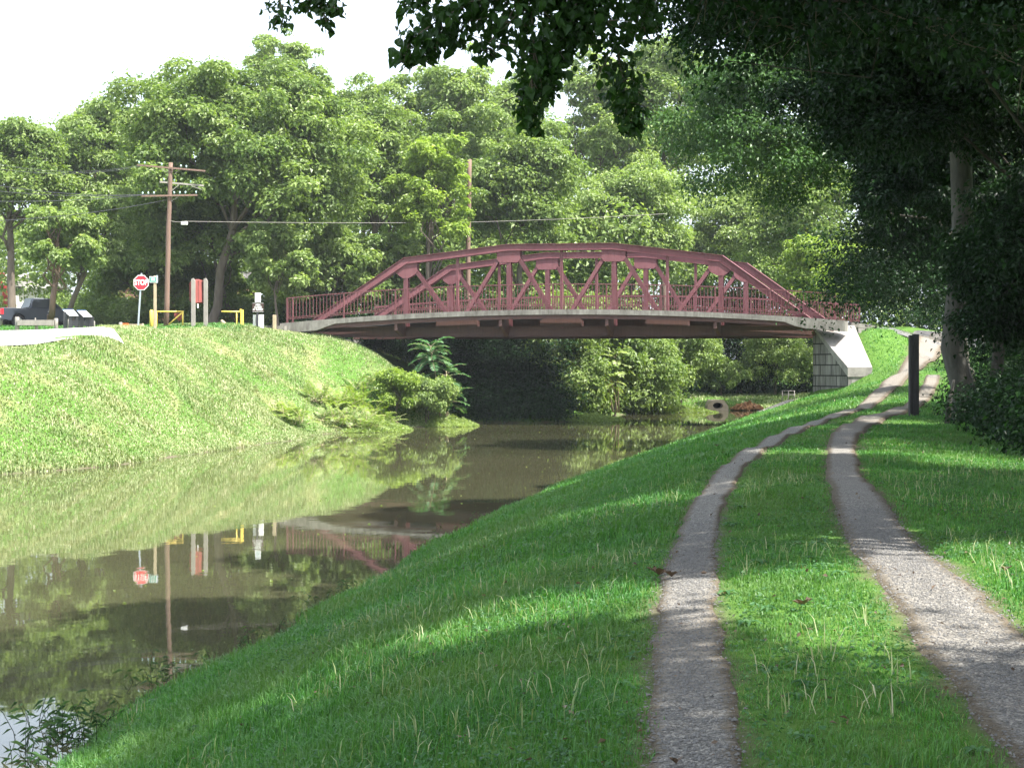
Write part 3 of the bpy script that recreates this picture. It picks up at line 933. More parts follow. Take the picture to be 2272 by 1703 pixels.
# ------------------------------------------------------------------ foliage tools
def unit(v): return v / np.maximum(np.linalg.norm(v, axis=1), 1e-9)[:, None]
def leaves_mesh(name, P, Nrm, Dr, L_, Wd, tint, mat, parent=None, fancy=False, droop=0.0):
    """one folded blade per leaf. fancy = six-cornered leaf outline"""
    n = len(P)
    Dr = unit(Dr - Nrm * (Dr * Nrm).sum(1)[:, None])
    S = np.cross(Dr, Nrm)
    L_ = L_[:, None]; Wd = Wd[:, None]
    if not fancy:
        fold = Nrm * (Wd * .28)
        V = np.stack([P, P + Dr * L_ * .42 + S * Wd * .5 + fold, P + Dr * L_ - Nrm * L_ * droop, P + Dr * L_ * .42 - S * Wd * .5 + fold], 1).reshape(-1, 3)
        b = np.arange(n)[:, None] * 4
        Fc = np.concatenate([b + [0, 1, 2], b + [0, 2, 3]], 1).reshape(-1, 3)
        return np_mesh(name, V, Fc, 3, mat, parent, {'tint': np.repeat(tint, 4)})
    fold = Nrm * (Wd * .22)
    V = np.stack([P, P + Dr * L_ * .18 + S * Wd * .42 + fold, P + Dr * L_ * .5 + S * Wd * .5 + fold, P + Dr * L_ * 1.0 - Nrm * L_ * (droop + .1),
                  P + Dr * L_ * .5 - S * Wd * .5 + fold, P + Dr * L_ * .18 - S * Wd * .42 + fold, P + Dr * L_ * .5], 1).reshape(-1, 3)
    b = np.arange(n)[:, None] * 7
    Fc = np.concatenate([b + [0, 1, 6], b + [1, 2, 6], b + [2, 3, 6], b + [6, 3, 4], b + [6, 4, 5], b + [0, 6, 5]], 1).reshape(-1, 3)
    return np_mesh(name, V, Fc, 3, mat, parent, {'tint': np.repeat(tint, 7)})

def blob_points(r, cen, rad, n, lower=.35, squash=.75):
    wgt = rad ** 2; wgt = wgt / wgt.sum()
    idx = r.choice(len(cen), n, p=wgt)
    d = unit(r.normal(size=(n, 3)))
    flip = (d[:, 2] < -.1) & (r.rand(n) > lower)
    d[flip, 2] *= -1
    rr = rad[idx] * (.5 + .55 * r.rand(n) ** .6) * np.where(r.rand(n) < .26, 1.0 + .6 * r.rand(n), 1.0)
    P = cen[idx] + d * rr[:, None] * [1, 1, squash]
    return P, d, idx

def foliage(name, r, cen, rad, n, ls, mat, parent=None, lower=.35, squash=.75, fancy=False, up=.55, asp=.62, hang=.35):
    P, d, idx = blob_points(r, cen, rad, n, lower, squash)
    N_ = unit(d * .8 + np.array([0, 0, up]) + r.normal(size=(n, 3)) * .45)
    D_ = unit(d * .6 + r.normal(size=(n, 3)) * .6 - np.array([0, 0, hang]))
    bt = r.rand(len(cen))
    tint = np.clip(.28 + .34 * bt[idx] + r.normal(size=n) * .17, 0, 1)
    L_ = ls * (.6 + .7 * r.rand(n))
    return leaves_mesh(name, P, N_, D_, L_, L_ * asp * (.8 + .4 * r.rand(n)), tint, mat, parent, fancy, .12)

def limb_tube(m, r, a, b, r0, r1, k=5, wig=.12, n=6):
    a, b = Vector(a), Vector(b)
    L_ = (b - a).length
    pts = []
    for i in range(k + 1):
        t = i / k
        p = a.lerp(b, t) + Vector((0, 0, 1)) * (math.sin(t * math.pi) * L_ * .06)
        if 0 < i < k:
            p += Vector(r.normal(size=3) * wig * L_ * .25)
        pts.append(p)
    m.tube(pts, [r0 + (r1 - r0) * i / k for i in range(k + 1)], n)
    return pts

def tree(name, label, base, crown_c, crown_r, trunk_r, seed, mat, nl, ls, nb=60, group=None, bark='bark', blob=(.17, .30), lower=.3, gap=0.0, cat='tree',
         inner=.45, taper=(1.4, 1.16, 1.03, .97, .9, .78, .6, .4, .15), fancy=False, trunk_top=None, nlimb=14, hang=.35):
    """base and crown centre in world coordinates; crown = many leaf clumps on a lumpy hull, hung on limbs"""
    r = np.random.RandomState(seed)
    base = Vector(base); cc = np.array(crown_c, float); cr = np.array(crown_r, float)
    root = empty(name, base, 0, label, cat, group)
    d = unit(r.normal(size=(nb, 3)))
    d[:, 2] = np.where(d[:, 2] < -.55, -d[:, 2], d[:, 2])
    rad_f = inner + (1 - inner) * r.rand(nb) ** .45
    lump = .9 + .14 * np.sin(d[:, 0] * 3.1 + seed) * np.cos(d[:, 2] * 2.7 + seed * 1.7) + .1 * r.normal(size=nb)
    pw = (np.abs(d) ** 2.7).sum(1) ** (-1 / 2.7)
    cen = cc + d * (pw * rad_f * lump)[:, None] * cr * .84
    rad = (blob[0] + (blob[1] - blob[0]) * r.rand(nb)) * cr.mean()
    if gap:
        rad *= (1 - gap * r.rand(nb))
    b = np.array(base)
    foliage('crown', r, cen - b, rad, nl, ls, mat, root, lower, fancy=fancy, hang=hang)
    m = MB()
    top = Vector(cc - b) + Vector((0, 0, cr[2] * .35)) if trunk_top is None else Vector(trunk_top) - base
    flare = [Vector((0, 0, -.4)), Vector((0, 0, .2)), Vector((0, 0, .75))]
    pts = flare + [Vector((0, 0, 0)).lerp(top, t) + Vector((r.normal() * .12, r.normal() * .12, 0)) * (1 if t < .95 else 0) for t in (.12, .3, .5, .7, .85, 1)]
    m.tube(pts, [trunk_r * k for k in taper], 10)
    order = np.argsort(r.rand(nb))[:nlimb]
    for k in order:
        t = .35 + .5 * r.rand()
        s = Vector((0, 0, 0)).lerp(top, t)
        limb_tube(m, r, s, cen[k] - b, trunk_r * (.5 - .3 * t), trunk_r * .06, 5, .3, 5)
    m.obj('trunk', bark, root, smooth=True)
    return root

def T(name, label, pxc, pxw, y0, y1, d, seed, mat, nl=22000, ls=.26, depth=None, base_px=None, group=None, **kw):
    """place a crown by where the photograph shows it; true size follows from the distance"""
    X = (pxc - CX) / F * d
    zt = CAMZ + (HY - y0) / F * d; zb = CAMZ + (HY - y1) / F * d
    rx = pxw / F * d / 2
    rz = (zt - zb) / 2
    bx = X if base_px is None else (base_px - CX) / F * d
    bz = H(bx, d)
    return tree(name, label, (bx, d, bz), (X, d, (zt + zb) / 2), (rx, depth or rx * .8, rz), kw.pop('tr', .22), seed, mat, nl, ls, group=group, **kw)

G1 = 'trees behind the far bank and the bridge'
T('maple_tree', 'big broad maple with grey trunk behind the wooden notice board', 552, 620, 128, 625, 97, 1, 'leaf_mid', 108000, .27, depth=6.5, base_px=473, tr=.30, nb=420, blob=(.05, .16), bark='bark', group=G1)
T('broadleaf_tree', 'low spreading tree in front of the orange brick house', 330, 300, 520, 712, 104, 18, 'leaf_mid', 22950, .24, tr=.16, nb=126, gap=.3, blob=(.07, .21), group=G1)
T('broadleaf_tree', 'dark low tree right behind the notice board', 470, 200, 560, 715, 106, 19, 'leaf_mid', 16200, .24, tr=.14, nb=105, gap=.2, blob=(.07, .21), group=G1)
T('broadleaf_tree', 'dark lower boughs of a tree crowding round the big maple trunk', 455, 460, 400, 665, 101, 24, 'leaf_mid', 45900, .25, tr=.15, nb=210, gap=.2, blob=(.07, .21), group=G1, base_px=520)
T('tall_tree', 'tall thin-leaved tree rising above the broad maple', 630, 260, 60, 420, 122, 2, 'leaf_pale', 25650, .26, tr=.25, nb=147, gap=.45, blob=(.06, .2), inner=.2, lower=.2, group=G1)
T('broadleaf_tree', 'leafy tree at the left edge of the picture above the pickup', 20, 330, 235, 610, 106, 3, 'leaf_mid', 35100, .27, tr=.28, nb=168, blob=(.07, .21), group=G1)
T('broadleaf_tree', 'pale green tree between the left edge and the broad maple', 215, 300, 205, 640, 112, 4, 'leaf_pale', 35100, .28, tr=.25, nb=168, blob=(.07, .21), group=G1)
T('young_tree', 'small bright yellow-green tree with brown trunk behind the grey guard rail', 135, 230, 440, 640, 92, 5, 'leaf_pale', 14850, .25, base_px=112, tr=.19, nb=71, blob=(.07, .21), group=G1, bark='wood_pole')
T('young_tree', 'small tree with dark ivy-clad trunk behind the slanted display panels', 200, 220, 400, 660, 95, 6, 'leaf_pale', 12150, .23, base_px=158, tr=.17, nb=71, blob=(.07, .21), group=G1)
T('broadleaf_tree', 'green tree to the left of the far utility pole', 830, 260, 190, 640, 108, 7, 'leaf_mid', 32400, .27, tr=.25, nb=147, blob=(.07, .21), group=G1)
T('tall_tree', 'tall loose-crowned tree rising behind the far utility pole', 990, 300, 88, 560, 116, 8, 'leaf_pale', 32400, .28, tr=.28, nb=168, gap=.4, inner=.25, lower=.2, blob=(.07, .21), group=G1)
T('young_tree', 'bright yellow-green tree touching the far utility pole', 955, 210, 290, 600, 99, 9, 'leaf_yellow', 16200, .25, tr=.14, nb=75, gap=.2, blob=(.07, .21), group=G1)
T('young_tree', 'yellow-green sapling between the yellow gate and the broad maple', 615, 190, 475, 725, 94, 10, 'leaf_pale', 16200, .23, tr=.08, nb=71, gap=.2, blob=(.07, .21), group=G1)
T('broadleaf_tree', 'bushy tree directly left of the bridge railing end', 740, 250, 500, 720, 99, 11, 'leaf_pale', 21600, .25, tr=.14, nb=126, blob=(.07, .21), group=G1)
T('broadleaf_tree', 'bushy green tree just above the left end of the trusses', 900, 240, 510, 730, 101, 12, 'leaf_mid', 20250, .25, tr=.14, nb=126, blob=(.07, .21), group=G1)
T('broadleaf_tree', 'green tree above the middle of the bridge, right of the far utility pole', 1160, 300, 260, 700, 108, 13, 'leaf_mid', 40500, .27, tr=.25, nb=189, blob=(.07, .21), group=G1)
T('tall_tree', 'tall sparse tree standing highest behind the middle of the bridge', 1330, 270, 70, 560, 124, 14, 'leaf_pale', 22950, .29, tr=.25, nb=126, gap=.45, inner=.2, lower=.2, blob=(.07, .21), group=G1)
T('broadleaf_tree', 'yellow-green tree above the right half of the truss', 1400, 330, 330, 720, 119, 15, 'leaf_pale', 37800, .26, tr=.2, nb=189, blob=(.07, .21), group=G1)
T('broadleaf_tree', 'sunlit tree behind the sloping right end of the truss', 1640, 340, 400, 760, 136, 16, 'leaf_pale', 32400, .27, tr=.2, nb=168, blob=(.07, .21), group=G1)
T('broadleaf_tree', 'sunlit bushy tree above the right end of the railing', 1830, 250, 510, 735, 113, 17, 'leaf_yellow', 18900, .24, tr=.15, nb=126, blob=(.07, .21), group=G1)
T('broadleaf_tree', 'tree rising between the pale left tree and the broad maple', 330, 250, 192, 520, 118, 20, 'leaf_pale', 29700, .27, tr=.22, nb=168, blob=(.07, .21), group=G1)
T('broadleaf_tree', 'tree filling the dip between the broad maple and the tall loose-crowned tree', 810, 230, 165, 560, 124, 21, 'leaf_pale', 29700, .27, tr=.22, nb=168, blob=(.07, .21), group=G1)
T('broadleaf_tree', 'pale tree behind the hanging vine, just left of the sky gap', 1130, 220, 130, 560, 128, 22, 'leaf_pale', 29700, .27, tr=.22, nb=168, blob=(.07, .21), group=G1)
T('broadleaf_tree', 'tall tree right of the sky gap, partly behind the broad leafy vine', 1470, 300, 60, 520, 128, 23, 'leaf_mid', 40500, .27, tr=.25, nb=210, blob=(.07, .21), group=G1)
T('broadleaf_tree', 'tree closing the gap of sky above the right end of the bridge railing', 1790, 330, 330, 730, 121, 25, 'leaf_mid', 30000, .27, base_px=1960, tr=.2, nb=160, group=G1, blob=(.08, .2))

# the far-off wood behind them reads as one mass
def mass(name, label, boxes, n, ls, mat, seed, kind='stuff', blob=1.5, lower=.3, cat=None, squash=.8, hang=.35, fancy=False, dens=1.0):
    """boxes: (x0,x1,y0,y1,z0,z1,count) filled with leaf clumps standing on the ground"""
    r = np.random.RandomState(seed)
    cen = []; rad = []
    for (x0, x1, y0, y1, z0, z1, k) in boxes:
        c = np.column_stack([x0 + (x1 - x0) * r.rand(k), y0 + (y1 - y0) * r.rand(k), z0 + (z1 - z0) * r.rand(k)])
        cen.append(c); rad.append(blob * (.6 + .8 * r.rand(k)))
    o = foliage(name, r, np.concatenate(cen), np.concatenate(rad), n, ls, mat, None, lower, squash, fancy, hang=hang)
    return tag(o, label, cat, kind=kind)
mass('woods', 'dense wood filling the background behind the trees and bridge',
     [(-62, -25, 128, 140, 5, 21.5, 250), (-28, 0, 130, 140, 4, 22, 250), (0, 28, 136, 148, 2, 24, 280), (0, 3, 132, 138, 2, 20, 60), (25, 62, 118, 140, 2, 24, 240), (-60, -18, 118, 124, 5, 13, 110), (-18, 8, 114, 122, 4, 15, 150)], 250000, .42, 'leaf_pale', 50, blob=2.0)
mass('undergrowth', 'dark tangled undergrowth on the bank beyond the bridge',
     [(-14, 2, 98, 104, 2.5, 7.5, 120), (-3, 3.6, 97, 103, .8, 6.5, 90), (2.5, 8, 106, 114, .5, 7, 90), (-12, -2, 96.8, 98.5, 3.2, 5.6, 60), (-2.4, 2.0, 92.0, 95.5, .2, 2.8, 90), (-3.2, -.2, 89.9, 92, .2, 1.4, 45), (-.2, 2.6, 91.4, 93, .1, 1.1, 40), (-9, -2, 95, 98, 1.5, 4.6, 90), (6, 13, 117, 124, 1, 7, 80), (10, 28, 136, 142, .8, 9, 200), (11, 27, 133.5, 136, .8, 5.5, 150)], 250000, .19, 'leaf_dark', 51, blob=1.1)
mass('undergrowth', 'leafy green growth hanging to the waterline beyond the bridge',
     [(3.6, 5.4, 98, 106, .2, 3.6, 110), (5.5, 10.5, 106.5, 112.5, .2, 4.6, 150), (1.8, 5.0, 98.5, 104, 3, 7, 90)], 62000, .25, 'leaf_mid', 56, blob=.9, lower=.6, hang=.8)
mass('undergrowth', 'low green thicket behind the signs and yellow gates',
     [(-27, -11, 100, 105, 5.0, 7.2, 120), (-30.5, -26, 106, 110, 5.5, 7.4, 40)], 62000, .20, 'leaf_mid', 52, blob=1.0)
T('overhanging_shrub', 'leafy shrub hanging to the water beyond the bridge, under its left half', 1255, 200, 690, 925, 98.8, 60, 'leaf_pale', 17000, .21, tr=.06, nb=60, cat='shrub', lower=.8, hang=.9, depth=2)
T('overhanging_shrub', 'shrub with long drooping leaves under the middle of the bridge', 1365, 180, 690, 905, 101.5, 61, 'leaf_mid', 12000, .28, tr=.06, nb=40, cat='shrub', hang=.8, depth=2, lower=.7)
T('overhanging_shrub', 'dark green shrub bending over the culvert pipe', 1510, 190, 690, 905, 112, 62, 'leaf_mid', 24000, .20, tr=.08, nb=60, cat='shrub', lower=.8, hang=.9, depth=2.4)
T('rounded_shrub', 'rounded sunlit shrub seen between the culvert and the stone abutment', 1720, 200, 720, 885, 132, 63, 'leaf_pale', 17000, .20, tr=.1, nb=60, cat='shrub', lower=.7)
T('rounded_shrub', 'small rounded shrub directly above the culvert pipe', 1600, 110, 780, 885, 131, 64, 'leaf_mid', 8000, .20, tr=.06, nb=40, cat='shrub', lower=.7)

# ------------------------------------------------------------------ pinnate plants (long feathered leaves)
def fronds(name, r, roots, dirs, lens, mat, parent, lf=.10, gapk=.055, wd=.03, tint0=.5):
    Pl, Nl, Dl, Ll, Wl, Tl = [], [], [], [], [], []
    m = MB()
    for p0, d, L_ in zip(roots, dirs, lens):
        d = Vector(d).normalized(); p = Vector(p0)
        n = max(6, int(L_ / gapk)); pts = [p.copy()]
        for i in range(n):
            dd = (d + Vector((0, 0, -1)) * (.85 * (i / n) ** 1.4)).normalized()
            p = p + dd * (L_ / n); pts.append(p.copy())
            if i < 2: continue
            side = dd.cross(Vector((0, 0, 1))).normalized()
            up = side.cross(dd).normalized()
            k = math.sin(math.pi * (.12 + .83 * i / n)) ** .6
            for s in (-1, 1):
                Pl.append(p); Dl.append(side * s + dd * .45 - Vector((0, 0, .25)))
                Nl.append(up + Vector(r.normal(size=3) * .12)); Ll.append(lf * k); Wl.append(wd * (.7 + .3 * k)); Tl.append(np.clip(tint0 + r.normal() * .15, 0, 1))
        m.tube(pts[::2], [.012 * (1 - .7 * i / len(pts[::2])) for i in range(len(pts[::2]))], 4)
    leaves_mesh(name, np.array(Pl), unit(np.array(Nl)), np.array(Dl), np.array(Ll), np.array(Wl), np.array(Tl), mat, parent)
    return m
def heaven(label, base, stems, seed, mat, Ls, lf, nf=16, group=None, tint0=.6, wd=.06):
    r = np.random.RandomState(seed)
    root = empty('feathery_sapling', base, 0, label, 'sapling', group)
    ms = MB(); rts, dr, ln = [], [], []
    for (x, y, z, k) in stems:
        tip = Vector((x, y, z)); 
        ms.tube([Vector((tip.x * .3, tip.y * .3, -.3)), Vector((tip.x * .5, tip.y * .5, z * .4)), tip], [.05, .04, .018], 6)
        for i in range(k):
            az = i * 2.4 + r.rand() * .5; el = .65 - 1.0 * (i / k) + r.normal() * .08
            hgt = tip - Vector((0, 0, 1)) * (.9 * (i / k) * min(1, z * .4))
            rts.append(hgt); dr.append((math.cos(az) * math.cos(el), math.sin(az) * math.cos(el), math.sin(el))); ln.append(Ls * (.75 + .4 * r.rand()))
    mm = fronds('fronds', r, rts, dr, ln, mat, root, lf, .085, wd, tint0)
    ms.v += []; b = len(ms.v); ms.v += mm.v; ms.f += [tuple(b + i for i in f) for f in mm.f]
    ms.obj('stems', 'wood_tan', root, smooth=True)
    return root
P_ = WP(988, 925, 85.5)
heaven('tall sapling with big feathery leaves standing against the dark under the bridge', (P_.x, P_.y, .15),
       [(-.75, 0, 4.05, 26), (.05, .2, 2.75, 14), (.25, -.1, 1.35, 10)], 70, 'leaf_blue', 1.25, .34, wd=.13)
P_ = WP(1375, 870, 100)
heaven('feathery sapling half lit under the middle of the bridge', (P_.x, P_.y, .6), [(-.2, 0, 3.3, 16), (-1.3, .2, 2.7, 12), (-.6, -.5, 1.9, 10)], 71, 'leaf_pale', 1.2, .34, wd=.11, tint0=.9)
P_ = WP(850, 800, 84.5)
heaven('small feathery sapling at the edge of the bank under the left end of the bridge', (P_.x, P_.y, H(P_.x, P_.y)), [(-.1, 0, 1.0, 9)], 72, 'leaf_pale', .9, .26, wd=.1)

def fern_clump(label, px, py, d, n, L_, seed, mat='leaf_pale', name='fern_clump', group='ferny shrubs on the left bank'):
    r = np.random.RandomState(seed)
    X = (px - CX) / F * d
    z = H(X, d)
    root = empty(name, (X, d, z), 0, label, 'shrub', group)
    rts, dr, ln = [], [], []
    for i in range(n):
        az = r.rand() * 6.28; el = .25 + r.rand() * 1.0
        rts.append((r.normal() * L_ * .35, r.normal() * L_ * .35, .05 + r.rand() * L_ * .35))
        dr.append((math.cos(az) * math.cos(el), math.sin(az) * math.cos(el), math.sin(el))); ln.append(L_ * (.6 + .6 * r.rand()))
    mm = fronds('fronds', r, rts, dr, ln, mat, root, .22, .075, .07, .55)
    mm.obj('stems', 'wood_tan', root)
    return root
for i, (lab, px, py, d, n, L_, mt) in enumerate((
    ('ferny shrub lowest on the left bank beside the water', 655, 905, 74, 34, 1.0, 'leaf_pale'),
    ('ferny shrub half way up the left bank, left of the others', 700, 860, 79, 36, 1.1, 'leaf_pale'),
    ('bright ferny shrub in the middle of the bank thicket', 770, 860, 80.5, 60, 1.35, 'leaf_yellow'),
    ('low ferny shrub leaning over the waterline of the left bank', 790, 915, 77.5, 50, 1.15, 'leaf_pale'),
    ('highest ferny shrub under the left end of the bridge', 805, 815, 84, 32, 1.0, 'leaf_pale'),
    ('ferny shrub beside the leafy bush on the point', 850, 895, 80.5, 40, 1.15, 'leaf_pale'),
    )):
    fern_clump(lab, px, py, d, n, L_, 80 + i, mt)
def bush(label, px, y0, y1, pw, d, seed, mat, nl=9000, ls=.13, name='leafy_bush', nb=40, cat='shrub', group=None, depth=None):
    X = (px - CX) / F * d
    zt = CAMZ + (HY - y0) / F * d; zb = CAMZ + (HY - y1) / F * d
    return tree(name, label, (X, d, H(X, d)), (X, d, (zt + zb) / 2), (pw / F * d / 2, depth or pw / F * d / 2.4, (zt - zb) / 2), .035, seed, mat, nl, ls, nb=nb, cat=cat, group=group, nlimb=12, lower=.7)
bush('pale leafy bush on the point of the left bank below the tall feathery sapling', 945, 825, 940, 130, 84, 90, 'leaf_pale', 14000, .15, depth=1.6)
bush('bright leafy bush on the bank left of the tall feathery sapling', 880, 815, 925, 110, 83, 91, 'leaf_yellow', 9000, .15, depth=1.5)
fern_clump('low feathery plant above the waterline, farthest left of the ferny shrubs', 640, 880, 74.5, 30, .8, 95, 'leaf_yellow')
fern_clump('small ferny plant between the bank grass and the bright ferny shrub', 735, 905, 77, 36, .9, 96, 'leaf_pale')
fern_clump('feathery plant spilling over the crest right under the bridge end', 835, 850, 82.5, 36, 1.0, 97, 'leaf_yellow')

# floating green mats
def plants_mat(name, label, cx, cy_, rx, ry, hgt, n, seed, mat='leaf_pale'):
    r = np.random.RandomState(seed)
    a = r.rand(n) * 6.283; q = np.sqrt(r.rand(n))
    x = cx + rx * q * np.cos(a); y = cy_ + ry * q * np.sin(a)
    z = hgt * (1 - q ** 2) * (.2 + .8 * r.rand(n)) * (.35 + 1.1 * vnoise(x, y, 1.6, seed)) + .02
    P = np.column_stack([x, y, z]); N_ = unit(r.normal(size=(n, 3)) * .5 + [0, 0, 1]); D_ = unit(r.normal(size=(n, 3)) + [0, 0, .5])
    return tag(leaves_mesh(name, P, N_, D_, .09 + .09 * r.rand(n), .04 + .03 * r.rand(n), np.clip(.6 + r.normal(size=n) * .2, 0, 1), mat), label, kind='stuff')
P_ = WP(1308, 930, 93)
plants_mat('water_weeds', 'low mound of green water weeds in the canal under the bridge', P_.x, 94.5, 2.1, 3.6, .42, 9000, 100)
P_ = WP(1000, 940, 86)
plants_mat('water_weeds', 'pale weeds spreading on the water at the tip of the left bank', -3.7, 85.6, 1.9, 2.2, .6, 6500, 101)
plants_mat('water_weeds', 'green weeds along the far waterline in front of the culvert', 11.0, 111.8, 3.2, .9, .5, 4000, 102, 'leaf_mid')
plants_mat('water_weeds', 'weedy fringe along the foot of the left bank shrubs', -7.3, 79.5, 2.4, 3.6, .55, 6000, 103, 'leaf_mid')

# ------------------------------------------------------------------ right-hand woods (in shade) and the overhanging trees
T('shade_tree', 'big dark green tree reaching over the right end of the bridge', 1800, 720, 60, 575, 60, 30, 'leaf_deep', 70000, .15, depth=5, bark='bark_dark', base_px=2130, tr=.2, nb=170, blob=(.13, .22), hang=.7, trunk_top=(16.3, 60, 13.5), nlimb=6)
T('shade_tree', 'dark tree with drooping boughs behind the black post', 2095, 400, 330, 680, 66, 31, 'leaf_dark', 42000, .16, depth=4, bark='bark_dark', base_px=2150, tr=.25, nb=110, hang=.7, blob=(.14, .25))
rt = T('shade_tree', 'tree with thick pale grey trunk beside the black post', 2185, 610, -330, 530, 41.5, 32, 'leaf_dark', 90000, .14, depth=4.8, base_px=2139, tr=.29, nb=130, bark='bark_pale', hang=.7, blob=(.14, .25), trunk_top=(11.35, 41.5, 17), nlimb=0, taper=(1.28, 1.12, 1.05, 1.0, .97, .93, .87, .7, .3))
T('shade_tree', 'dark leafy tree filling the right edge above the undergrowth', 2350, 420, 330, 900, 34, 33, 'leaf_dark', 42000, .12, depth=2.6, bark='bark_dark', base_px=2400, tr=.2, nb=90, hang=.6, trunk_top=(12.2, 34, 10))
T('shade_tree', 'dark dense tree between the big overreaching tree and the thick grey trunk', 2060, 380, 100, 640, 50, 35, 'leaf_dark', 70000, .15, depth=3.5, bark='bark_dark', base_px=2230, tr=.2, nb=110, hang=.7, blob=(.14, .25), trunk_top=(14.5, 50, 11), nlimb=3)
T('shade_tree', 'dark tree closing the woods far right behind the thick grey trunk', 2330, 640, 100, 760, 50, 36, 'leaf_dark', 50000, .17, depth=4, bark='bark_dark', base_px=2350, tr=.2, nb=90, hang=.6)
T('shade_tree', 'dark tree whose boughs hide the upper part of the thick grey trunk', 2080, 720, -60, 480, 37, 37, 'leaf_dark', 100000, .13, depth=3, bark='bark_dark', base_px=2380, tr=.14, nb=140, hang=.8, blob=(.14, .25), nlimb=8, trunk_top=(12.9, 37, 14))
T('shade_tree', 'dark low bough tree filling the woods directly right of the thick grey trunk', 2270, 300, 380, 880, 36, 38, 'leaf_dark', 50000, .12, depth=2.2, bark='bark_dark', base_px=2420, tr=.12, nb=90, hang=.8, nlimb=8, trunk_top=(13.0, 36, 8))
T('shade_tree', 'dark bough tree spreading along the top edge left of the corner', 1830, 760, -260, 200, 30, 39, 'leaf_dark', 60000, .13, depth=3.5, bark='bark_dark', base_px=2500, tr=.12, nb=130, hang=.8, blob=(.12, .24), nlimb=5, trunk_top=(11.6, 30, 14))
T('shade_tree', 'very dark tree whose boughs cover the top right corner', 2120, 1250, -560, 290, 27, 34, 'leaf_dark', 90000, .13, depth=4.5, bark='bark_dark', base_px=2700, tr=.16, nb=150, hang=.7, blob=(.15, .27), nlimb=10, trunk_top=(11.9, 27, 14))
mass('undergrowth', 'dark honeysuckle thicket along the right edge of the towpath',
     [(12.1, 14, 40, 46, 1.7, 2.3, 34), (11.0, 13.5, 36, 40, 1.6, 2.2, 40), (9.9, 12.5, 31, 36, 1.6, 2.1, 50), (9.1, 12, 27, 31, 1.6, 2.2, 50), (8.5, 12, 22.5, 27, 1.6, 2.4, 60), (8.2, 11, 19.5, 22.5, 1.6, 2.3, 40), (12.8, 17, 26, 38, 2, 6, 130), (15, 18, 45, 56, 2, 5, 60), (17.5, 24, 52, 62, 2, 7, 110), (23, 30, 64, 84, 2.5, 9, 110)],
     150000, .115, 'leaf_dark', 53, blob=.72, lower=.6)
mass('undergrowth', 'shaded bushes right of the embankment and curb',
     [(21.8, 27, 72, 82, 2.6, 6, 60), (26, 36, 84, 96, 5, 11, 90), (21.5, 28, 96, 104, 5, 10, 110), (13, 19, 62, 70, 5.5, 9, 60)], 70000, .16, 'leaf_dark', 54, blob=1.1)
# trees over the camera: their trunks stand beside the path, outside the frame; their boughs shade it
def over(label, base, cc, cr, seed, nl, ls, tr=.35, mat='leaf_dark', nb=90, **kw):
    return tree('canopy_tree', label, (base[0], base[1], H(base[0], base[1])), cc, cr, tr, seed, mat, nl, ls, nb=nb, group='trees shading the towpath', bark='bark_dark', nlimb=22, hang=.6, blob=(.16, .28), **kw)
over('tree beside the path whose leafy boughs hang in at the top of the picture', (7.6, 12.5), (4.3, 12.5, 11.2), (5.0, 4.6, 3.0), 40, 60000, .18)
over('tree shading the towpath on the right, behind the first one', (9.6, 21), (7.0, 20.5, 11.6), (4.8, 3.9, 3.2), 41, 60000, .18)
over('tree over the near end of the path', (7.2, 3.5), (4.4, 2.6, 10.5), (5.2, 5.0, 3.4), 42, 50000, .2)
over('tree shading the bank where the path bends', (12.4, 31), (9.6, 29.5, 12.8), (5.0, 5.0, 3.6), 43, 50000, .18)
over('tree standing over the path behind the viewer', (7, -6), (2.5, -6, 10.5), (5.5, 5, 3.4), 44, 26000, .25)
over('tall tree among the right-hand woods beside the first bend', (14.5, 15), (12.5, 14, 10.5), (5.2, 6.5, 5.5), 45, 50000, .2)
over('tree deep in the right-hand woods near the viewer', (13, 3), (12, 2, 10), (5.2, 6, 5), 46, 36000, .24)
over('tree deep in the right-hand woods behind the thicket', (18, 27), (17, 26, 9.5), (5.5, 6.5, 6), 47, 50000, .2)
over('tree in the woods right of the thick grey trunk', (21, 40), (20, 39, 10), (5.5, 6.5, 6.5), 48, 50000, .2)
